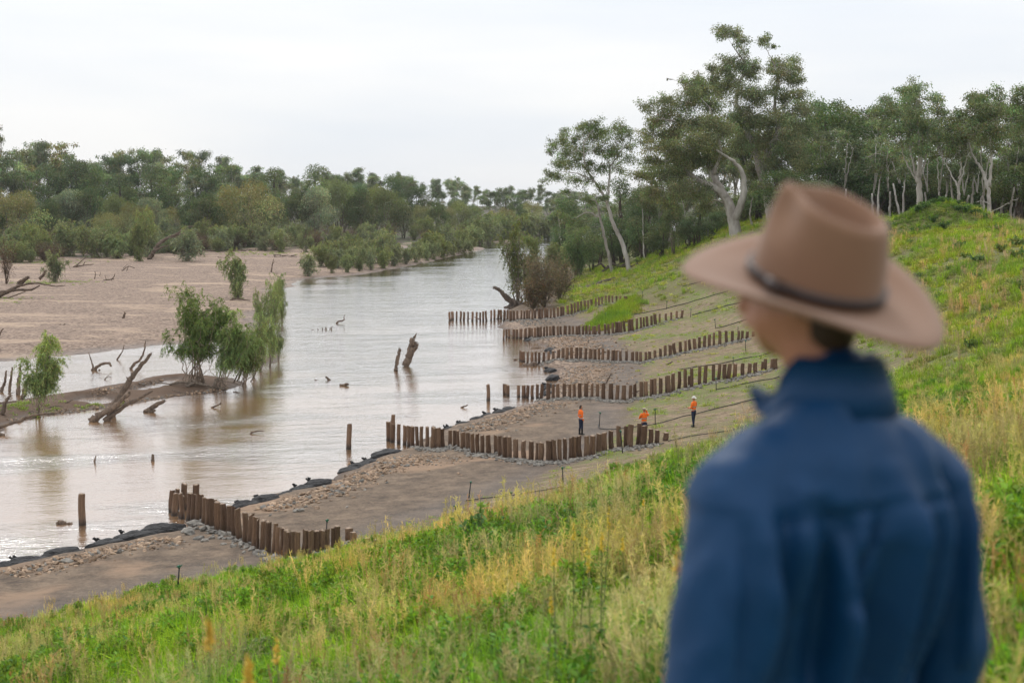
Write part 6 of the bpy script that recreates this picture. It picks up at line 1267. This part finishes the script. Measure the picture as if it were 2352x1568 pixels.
# hat: brim and pinched crown of one felt piece
HT = empty('hat_seat', (0, 0, 0)) if 0 else None
def hat():
    n = 96; th = np.linspace(0, 2 * np.pi, n, endpoint=False); c, s = np.cos(th), np.sin(th)       # x right, y front
    rows = []; ax, ay = .083, .104                                                                  # crown half axes
    def brimz(f): return f ** 1.5 * (.034 * np.abs(c) ** 2.2 - .012 * np.maximum(s, 0) ** 2 - .014 * np.maximum(-s, 0) ** 2)
    for f, dz in ((.02, -.004), (.35, -.004), (.7, -.004), (.97, -.004), (1.0, .0), (.97, .004), (.7, .004), (.35, .004), (.08, .005)):
        bx, by = ax + f * .098, ay + f * .098; rows.append(np.stack([bx * c, by * s, brimz(f) + dz], 1))
    H_ = .128
    for h in np.linspace(.04, 1, 14):
        tp = 1 - .10 * h - .05 * h ** 3; x = ax * tp * c; y = ay * (tp - .02 * h) * s
        z = H_ * h * (1 + .10 * h * s)                                                             # higher at the front
        k = (1 - .62 * sstep(h, .45, 1) * np.exp(-((y - .072) / .032) ** 2) * (np.abs(x) < .2)); x = x * k   # front pinch
        rows.append(np.stack([x, y, z], 1))
    last = rows[-1]
    for g, dn in ((.93, -.007), (.84, -.004), (.72, .012), (.55, .030), (.35, .040), (.15, .043), (.02, .044)):
        P_ = last * [g, g, 1]; yy = P_[:, 1]; rows.append(np.stack([P_[:, 0], P_[:, 1], last[:, 2] + .007 * (1 - abs(g - .85) * 4 if g > .6 else 0) - dn * (.55 + .45 * np.cos(yy / .09 * 1.2))], 1))
    V = np.vstack(rows); m = len(rows); i = np.arange(m - 1)[:, None] * n; j = np.arange(n)[None]; k = (np.arange(n) + 1) % n
    Q = np.stack([i + j, i + k[None], i + n + k[None], i + n + j], -1).reshape(-1, 4)
    me = newmesh('hat', V, [Q], [m_felt], True)
    mb = MB(); t = np.linspace(0, 2 * np.pi, 97)
    R_ = []
    for dz, dr in ((.010, .0005), (.010, .004), (.026, .004), (.026, .0)): R_.append(np.stack([(ax + dr) * .995 * np.cos(t), (ay + dr) * .995 * np.sin(t), np.full(97, dz + .002)], 1))
    Vb = np.vstack(R_); i = np.arange(96); Qb = np.vstack([np.stack([a * 97 + i, a * 97 + i + 1, (a + 1) * 97 + i + 1, (a + 1) * 97 + i], 1) for a in range(3)])
    mb.add(Vb, Qb); a0 = 2.75; cpt = A([(ax + .006) * math.cos(a0), (ay + .006) * math.sin(a0), .02]); mb.tube([cpt - [.0, .012, .0], cpt + [0, .016, .002]], [.010, .010], 8); mb.tube([cpt - [0, .03, -.004], cpt - [0, .012, 0]], [.005, .009], 6)
    return me, mb.mesh('hat_band', [m_leather], True)
hm_, bm_ = hat()
ho = link('hat', hm_, man); link('hat_band', bm_, ho)
ho.location = tuple(HCL)
TIL = Matrix.Rotation(-YAW, 4, 'Z') @ Matrix.Rotation(R(9.5), 4, 'Y') @ Matrix.Rotation(R(19), 4, 'X') @ Matrix.Rotation(YAW + R(38), 4, 'Z')
ho.rotation_euler = TIL.to_euler(); ho.scale = (1.08, 1.08, 1.08)
tag(man, 'man seen from behind in tan felt hat and dark blue shirt, close to camera', 'person')
# ------------------------------------------------------------------ grass and weeds on the slope
rng = np.random.default_rng(55)
def blades(mb, n, h, sp, w, lean, cr, c0, c1, base=(0, 0), seg=3, straight=0.0):
    for i in range(n):
        a = rng.random() * 6.28; r = cr * math.sqrt(rng.random()); p = np.array([base[0] + r * math.cos(a), base[1] + r * math.sin(a), -.03])
        a2 = a + rng.normal(0, .9); L = h * rng.uniform(.45, 1.1); ln = lean * rng.uniform(.1, 1.3) * (1 - straight); d = np.array([math.cos(a2), math.sin(a2), 0]); q = np.array([-d[1], d[0], 0]) * w * rng.uniform(.6, 1.3)
        t = np.linspace(0, 1, seg + 1); P = p + d * (ln * L * t ** 2)[:, None] + np.array([0, 0, 1]) * (L * (t - .45 * ln * t ** 2.5))[:, None]
        V = []
        for k in range(seg): V += [P[k] - q * (1 - .25 * k / seg) * .5, P[k] + q * (1 - .25 * k / seg) * .5]
        V.append(P[seg]); V = np.array(V); Q = [[2 * k, 2 * k + 1, 2 * k + 3, 2 * k + 2] for k in range(seg - 1)]; T = [[2 * seg - 2, 2 * seg - 1, 2 * seg]]
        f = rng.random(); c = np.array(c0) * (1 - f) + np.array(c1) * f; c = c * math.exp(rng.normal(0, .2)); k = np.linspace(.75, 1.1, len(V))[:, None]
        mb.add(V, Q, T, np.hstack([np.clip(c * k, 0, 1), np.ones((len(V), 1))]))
G1, G2, G3 = (.13, .26, .02), (.36, .50, .035), (.52, .56, .08); ST, SD, RD = (.46, .44, .20), (.44, .38, .18), (.42, .20, .12)
def tuft(n, h, cr, w=.011, lean=.55, c0=G1, c1=G2):
    mb = MB(); blades(mb, n, h, 0, w, lean, cr, c0, c1); return mb
def seedstalks(mb, n, h, cr, col_, fine=16):
    for i in range(n):
        a = rng.random() * 6.28; r = cr * math.sqrt(rng.random()); p = np.array([r * math.cos(a), r * math.sin(a), 0]); L = h * rng.uniform(.7, 1.15); d = np.array([rng.normal(0, .16), rng.normal(0, .16), 1.0])
        e = p + d * L; c = np.array(col_) * math.exp(rng.normal(0, .2)); C4 = np.append(np.clip(c, 0, 1), 1)
        mb.tube([p, (p + e) / 2 + rng.normal(0, .02, 3), e], [.0028, .0022, .0015], 3, C4)
        m = fine; t = rng.uniform(.68, 1.0, m); Pq = p + (e - p) * t[:, None]; D = unit(rng.normal(0, .55, (m, 3)) + d * .8)
        V, Q = leaves(Pq, D, .07 * rng.uniform(.6, 1.4, m) * L / .8, .007, rng); mb.add(V, Q, None, np.tile(C4, (len(V), 1)))
def weed(n, h, sp, leafn, ll, lw, c0):
    mb = MB()
    for i in range(n):
        a = rng.random() * 6.28; e = np.array([math.cos(a) * sp * rng.uniform(.2, 1), math.sin(a) * sp * rng.uniform(.2, 1), h * rng.uniform(.5, 1)]); C = curve([[0, 0, 0], e * [.3, .3, .6], e], 6)
        mb.tube(C, np.linspace(.006, .002, len(C)), 4, (.12, .14, .05, 1)); t = rng.random(leafn); idx = t * (len(C) - 1.01); k = idx.astype(int); Pq = C[k] + (C[k + 1] - C[k]) * (idx - k)[:, None] + rng.normal(0, .02, (leafn, 3))
        D = unit(rng.normal(0, 1, (leafn, 3)) + [0, 0, .15]); V, Q = leaves(Pq, D, ll * rng.uniform(.6, 1.3, leafn), lw, rng); mb.add(V, Q, None, rep4(colvar(leafn, c0, rng, .25)))
    return mb
protos = []
for k in range(4): protos.append(tuft(46, [.50, .62, .42, .55][k], .15, .0125, [.6, .8, .55, .7][k], G1, [G2, G2, G3, G2][k]))
for k in range(2):
    mb = tuft(22, .45, .16, .009, .7, G2, [ST, G3][k]); seedstalks(mb, 13, .78, .16, [SD, (.48, .36, .22)][k], 22); protos.append(mb)      # 4 5
protos.append(weed(12, .42, .34, 46, .055, .032, (.12, .20, .04))); protos.append(weed(9, .5, .28, 38, .07, .038, (.15, .25, .045)))  # 6 7
protos.append(tuft(36, .38, .16, .008, 1.0, ST, SD))                                                                     # 8 dry
protos.append(tuft(26, .17, .14, .012, .9, G1, G2))                                                                      # 9 short
mb = tuft(16, .4, .14, .009, .7, G1, G3); seedstalks(mb, 6, .9, .12, RD, 16); protos.append(mb)                          # 10 reddish seed
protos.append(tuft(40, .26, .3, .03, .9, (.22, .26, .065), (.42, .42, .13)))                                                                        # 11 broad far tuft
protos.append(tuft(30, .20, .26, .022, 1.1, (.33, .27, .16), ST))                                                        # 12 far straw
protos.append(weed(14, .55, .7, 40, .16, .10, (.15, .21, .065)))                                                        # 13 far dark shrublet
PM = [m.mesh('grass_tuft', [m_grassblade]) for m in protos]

def bil(Gd, x, y):
    i = np.clip(np.searchsorted(GX, x) - 1, 0, len(GX) - 2); j = np.clip(np.searchsorted(GY, y) - 1, 0, len(GY) - 2); return Gd[j, i]
KG = green.reshape(XX.shape); KM = mulch.reshape(XX.shape); KT = tall.reshape(XX.shape); KB = greenbit.reshape(XX.shape); KC = clump.reshape(XX.shape); SS = GS.reshape(XX.shape); KL = litter.reshape(XX.shape)
def sector(n, r0, r1, a0=-24, a1=25):
    r = np.sqrt(rng.random(n) * (r1 * r1 - r0 * r0) + r0 * r0); a = np.radians(rng.uniform(a0, a1, n)); return r * np.sin(a), r * np.cos(a)
Pn, Sc, Ix, Tn = [], [], [], []
def scatter(n, r0, r1, prob, kinds, weights, smin, smax, a0=-24, a1=25, tf=(1, 1, 1)):
    x, y = sector(n, r0, r1, a0, a1); k = rng.random(n) < prob(x, y); x, y = x[k], y[k]; m = len(x)
    pt = fbm(x / 2.6, y / 2.6, 61, 3); pt2 = fbm(x / 6, y / 9, 63, 3); W = np.array(weights, float)[None] * np.ones((m, 1))
    for q, kd in enumerate(kinds):
        if kd in (4, 5, 8, 10, 12): W[:, q] *= np.exp((pt2 - .5) * 7)
        if kd in (6, 7, 13): W[:, q] *= np.exp((pt - .5) * 14)
    W /= W.sum(1, keepdims=True); cs = W.cumsum(1); u = rng.random((m, 1)); ix = np.array(kinds)[np.minimum((u > cs).sum(1), len(kinds) - 1)]
    s = rng.uniform(smin, smax, m) * (.75 + .5 * pt)
    g = fbm(x / 3.3, y / 3.3, 64, 3)[:, None]; t = np.hstack([.84 + .85 * (g - .3), .95 + .40 * (g - .3), .85 - .3 * (g - .3)]) * np.exp(rng.normal(0, .16, (m, 1))); t = np.hstack([np.clip(t, .2, 1.6), np.ones((m, 1))])
    Pn.append(np.stack([x, y, Hs(x, y)], 1)); Sc.append(s); Ix.append(ix); Tn.append(t * np.array([*tf, 1]))
kt = lambda x, y: bil(KT, x, y)
nomen = lambda x, y: kt(x, y) * ((np.hypot(x - nb[0], y - nb[1]) > .45))
scatter(9000, 3.0, 14, nomen, [0, 1, 2, 3, 4, 5, 6, 7, 8, 10], [5, 5, 4, 5, .2, .15, 2.4, 2.4, .03, .03], .7, 1.15, -26, 27)
scatter(26000, 14, 34, kt, [0, 1, 2, 3, 4, 5, 6, 7, 8, 10], [5, 5, 4, 5, .25, .2, 2.2, 2.2, .02, .04], .75, 1.25)
scatter(34000, 34, 70, kt, [0, 1, 2, 3, 4, 5, 7, 8, 10], [5, 5, 4, 5, .7, .6, 1.2, .1, .15], .42, .80)
kg = lambda x, y: bil(KG, x, y) * (bil(SS, x, y) < 46) * (1 - bil(KC, x, y)) * (1 - bil(KL, x, y)) * (.25 + .75 * (fbm(x / 4, y / 4, 90) > .42))
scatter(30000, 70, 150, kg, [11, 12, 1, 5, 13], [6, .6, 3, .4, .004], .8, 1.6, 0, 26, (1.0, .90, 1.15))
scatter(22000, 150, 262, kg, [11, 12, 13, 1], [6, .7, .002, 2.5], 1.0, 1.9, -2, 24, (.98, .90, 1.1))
km = lambda x, y: bil(KM, x, y) * (.10 + .75 * bil(KB, x, y)) 
scatter(30000, 42, 190, km, [9, 11], [5, 1], .6, 1.2, -20, 20)
ks = lambda x, y: bil(KM, x, y) * .5
scatter(34000, 42, 175, ks, [12, 9, 11], [5, 1.6, .5], .22, .6, -20, 20)
kc = lambda x, y: bil(KC, x, y)
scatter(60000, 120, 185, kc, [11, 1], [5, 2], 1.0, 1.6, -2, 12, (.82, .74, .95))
# dense green growth over the mound
n = 1500; x = rng.normal(45.5, 4.2, n); y = rng.normal(151, 3.6, n); Pn.append(np.stack([x, y, Hs(x, y)], 1)); Sc.append(rng.uniform(.7, 1.3, n)); Ix.append(rng.choice([11, 11, 11, 1, 13], n, p=[.3, .3, .2, .17, .03])); Tn.append(np.tile([.55, .66, .7, 1], (n, 1)) * np.exp(rng.normal(0, .15, (n, 1))))
# thin grass at the back of the bar and on the far edges
for (px, py, rr, m) in [(125, 648, 3, 120), (110, 602, 5, 160), (600, 582, 5, 160), (1130, 548, 10, 400), (0, 690, 3, 60), (230, 940, 1.2, 40), (60, 940, 1.5, 60)]:
    b = hit(px, py); x = b[0] + rng.normal(0, rr, m); y = b[1] + rng.normal(0, rr, m); z = Hs(x, y); k = z > .05; Pn.append(np.stack([x, y, z], 1)[k]); Sc.append(rng.uniform(.6, 1.3, k.sum())); Ix.append(rng.choice([11, 9], k.sum())); Tn.append(np.tile([.8, .95, .8, 1], (k.sum(), 1)))
Pn = np.vstack(Pn); Sc = np.concatenate(Sc); Ix = np.concatenate(Ix); Tn = np.vstack(Tn); n = len(Pn)
print('grass tufts', n)
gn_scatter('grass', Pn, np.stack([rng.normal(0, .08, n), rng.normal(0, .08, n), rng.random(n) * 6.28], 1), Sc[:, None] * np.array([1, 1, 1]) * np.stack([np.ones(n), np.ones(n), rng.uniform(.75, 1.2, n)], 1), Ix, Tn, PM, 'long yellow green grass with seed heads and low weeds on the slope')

# single plants one can pick out
m_flower = simple('yellow_flowers', (.80, .56, .05), .6); m_flower2 = simple('orange_yellow_flowers', (.70, .46, .06), .6)
def flower_plant(x, ytop, ybot, dist, label, thick=.028, mat=None, cnt=60):
    """a tall stem whose flower spike ends where the photo shows it"""
    t = atd(x, ytop, dist); q = atd(x, ybot, dist); z0 = H1(t[0], t[1]); b = np.array([t[0], t[1], z0]); root = empty('flower_plant', b, 0)
    T = t - b; Q = q - b; off = rng.normal(0, .05, 2); mb = MB(); C = curve([[off[0], off[1], -.05], [off[0] * .5, off[1] * .5, Q[2] * .5], Q, T], 14)
    mb.tube(C, np.linspace(.006, .002, len(C)), 5); link('stem', mb.mesh('stem', [m_stemg], True), root)
    m = cnt; s = rng.random(m)[:, None]; P_ = Q + (T - Q) * s; D = unit(rng.normal(0, 1, (m, 3)) + [0, 0, -.3]); V, F = leaves(P_, D, thick * rng.uniform(.7, 1.3, m) * (1.15 - .6 * s[:, 0]), thick * .7, rng); link('flower_spike', newmesh('flower_spike', V, [F], [mat or m_flower]), root)
    m = 26; s = rng.random(m) * .9; k = (s * (len(C) * .55)).astype(int); V, F = leaves(C[k], unit(rng.normal(0, 1, (m, 3)) + [0, 0, .2]), .07 * rng.uniform(.6, 1.2, m), .03, rng); link('foliage', newmesh('foliage', V, [F], [m_leaf], cols={'col': rep4(colvar(m, (.14, .22, .05), rng))}), root)
    return tag(root, label, 'flowering plant', 'yellow flowering plants in the grass')
m_stemg = simple('green_stem', (.14, .17, .05), .7)
for a in [(480, 1418, 1492, 5.0, 'blurred orange yellow flower spike at the lower left, very close'), (570, 1500, 1575, 4.6, 'blurred flower spike cut by the bottom edge right of the left spike'), (636, 1462, 1520, 7.5, 'dull orange flower spike right of the two blurred ones'),
          (1345, 1160, 1275, 11, 'long leaning yellow flower spike in the weeds left of the sleeve'), (1398, 1165, 1215, 12, 'short yellow flower spike right of the long leaning one'), (1383, 1218, 1262, 10.5, 'yellow spike between the long spike and the short one'), (1318, 1200, 1240, 12, 'thin yellow spike at the left of the flower group'), (1272, 1258, 1300, 10, 'low yellow spike lowest in the flower group'),
          (1352, 1256, 1310, 10, 'fat yellow flower spike below the long leaning one'), (1557, 1250, 1330, 6.0, 'blurred orange spike touching the blue sleeve'), (1478, 1148, 1160, 18, 'small yellow flower high in the grass left of the shoulder'), (1430, 1235, 1262, 12, 'small yellow spike among leaves left of the sleeve'), (1266, 1370, 1410, 9, 'yellow spike low in the middle foreground')]:
    flower_plant(*a, mat=m_flower2 if a[3] < 8 else None, thick=.022 if a[3] > 8 else .026)
# the tall weed beside the sprinkler stake
b = hit(1096, 1300); ppm = FPX / b[1]; hh = 150 / ppm; root = empty('tall_weed', b, 0); mb = MB(); LP, LD, LC = [], [], []
for (ex, ey, n_) in [(1104, 1150, 60), (1108, 1165, 30), (1060, 1195, 34), (1050, 1185, 26), (1078, 1190, 34), (1112, 1210, 30), (1120, 1240, 26), (1070, 1230, 30), (1090, 1215, 36)]:
    e = atd(ex, ey, b[1]) - b + [0, rng.normal(0, .1), 0]; C = curve([[rng.normal(0, .04), 0, -.05], e * [.3, 1, .5], e], 10); mb.tube(C, np.linspace(.016, .005, len(C)), 5)
    s = rng.uniform(.35, 1, n_) * (len(C) - 1.01); k = s.astype(int); LP.append(C[k]); LD.append(unit(rng.normal(0, .8, (n_, 3)) + [0, 0, .5])); f = np.clip((C[k][:, 2:3] / hh - .8) * 5, 0, 1); LC.append(np.array([[.10, .17, .065]]) * (1 - f) + np.array([[.30, .42, .08]]) * f)
link('stem', mb.mesh('stem', [m_stemg], True), root); LP = np.vstack(LP); V, F = leaves(LP, np.vstack(LD), .15 * rng.uniform(.6, 1.2, len(LP)), .065, rng); link('foliage', newmesh('foliage', V, [F], [m_leaf], cols={'col': rep4(np.vstack(LC))}), root)
tag(root, 'tall leafy green weed standing above the grass beside the sprinkler stakes', 'weed')
# rounded shrublets on the hill to the right of the man
fk = 0
for (x, y, s) in sorted([(2300, 578, 1.0), (2110, 640, .8), (2215, 592, .7), (2160, 690, .9), (2275, 745, .8), (2335, 660, .8), (2090, 560, .7), (2130, 525, .8), (2240, 540, .8), (2310, 545, .7), (2205, 720, .9), (2250, 640, .7), (2180, 620, .6), (2070, 600, .7), (2340, 800, .6)]):
    b = hit(x, y); fk += 1; o = link('shrublet', PM[13], loc=b, rz=rng.random() * 6, scale=s * 1.1); 
    if fk == 1: 
        m_sl = leaf_mat('shrublet_leaves', .3)
        PSL = PM[13].copy(); PSL.materials.clear(); PSL.materials.append(m_sl)
    o.data = PSL; tag(o, 'dark green shrublet in the hillside grass right of the hat, %s from the left' % nth(fk), 'shrub', 'shrublets on the hillside')
# ------------------------------------------------------------------ air between the camera and the far trees
M = Mat('thin_air'); pv = M.n('ShaderNodeVolumePrincipled', {'Color': (.90, .94, 1.0, 1), 'Density': .00008, 'Anisotropy': .25}); M.t.links.new(pv.outputs[0], M.out.inputs[1])
x0, x1, y0, y1, z0, z1 = -895, 1095, -38, 2590, -4, 46
V = [[x, y, z] for z in (z0, z1) for x, y in ((x0, y0), (x1, y0), (x1, y1), (x0, y1))]
tag(link('haze', newmesh('haze', V, [np.array([[3, 2, 1, 0], [4, 5, 6, 7], [0, 1, 5, 4], [1, 2, 6, 5], [2, 3, 7, 6], [3, 0, 4, 7]])], [M.m])), kind='stuff', label='thin pale haze over the river and far trees')
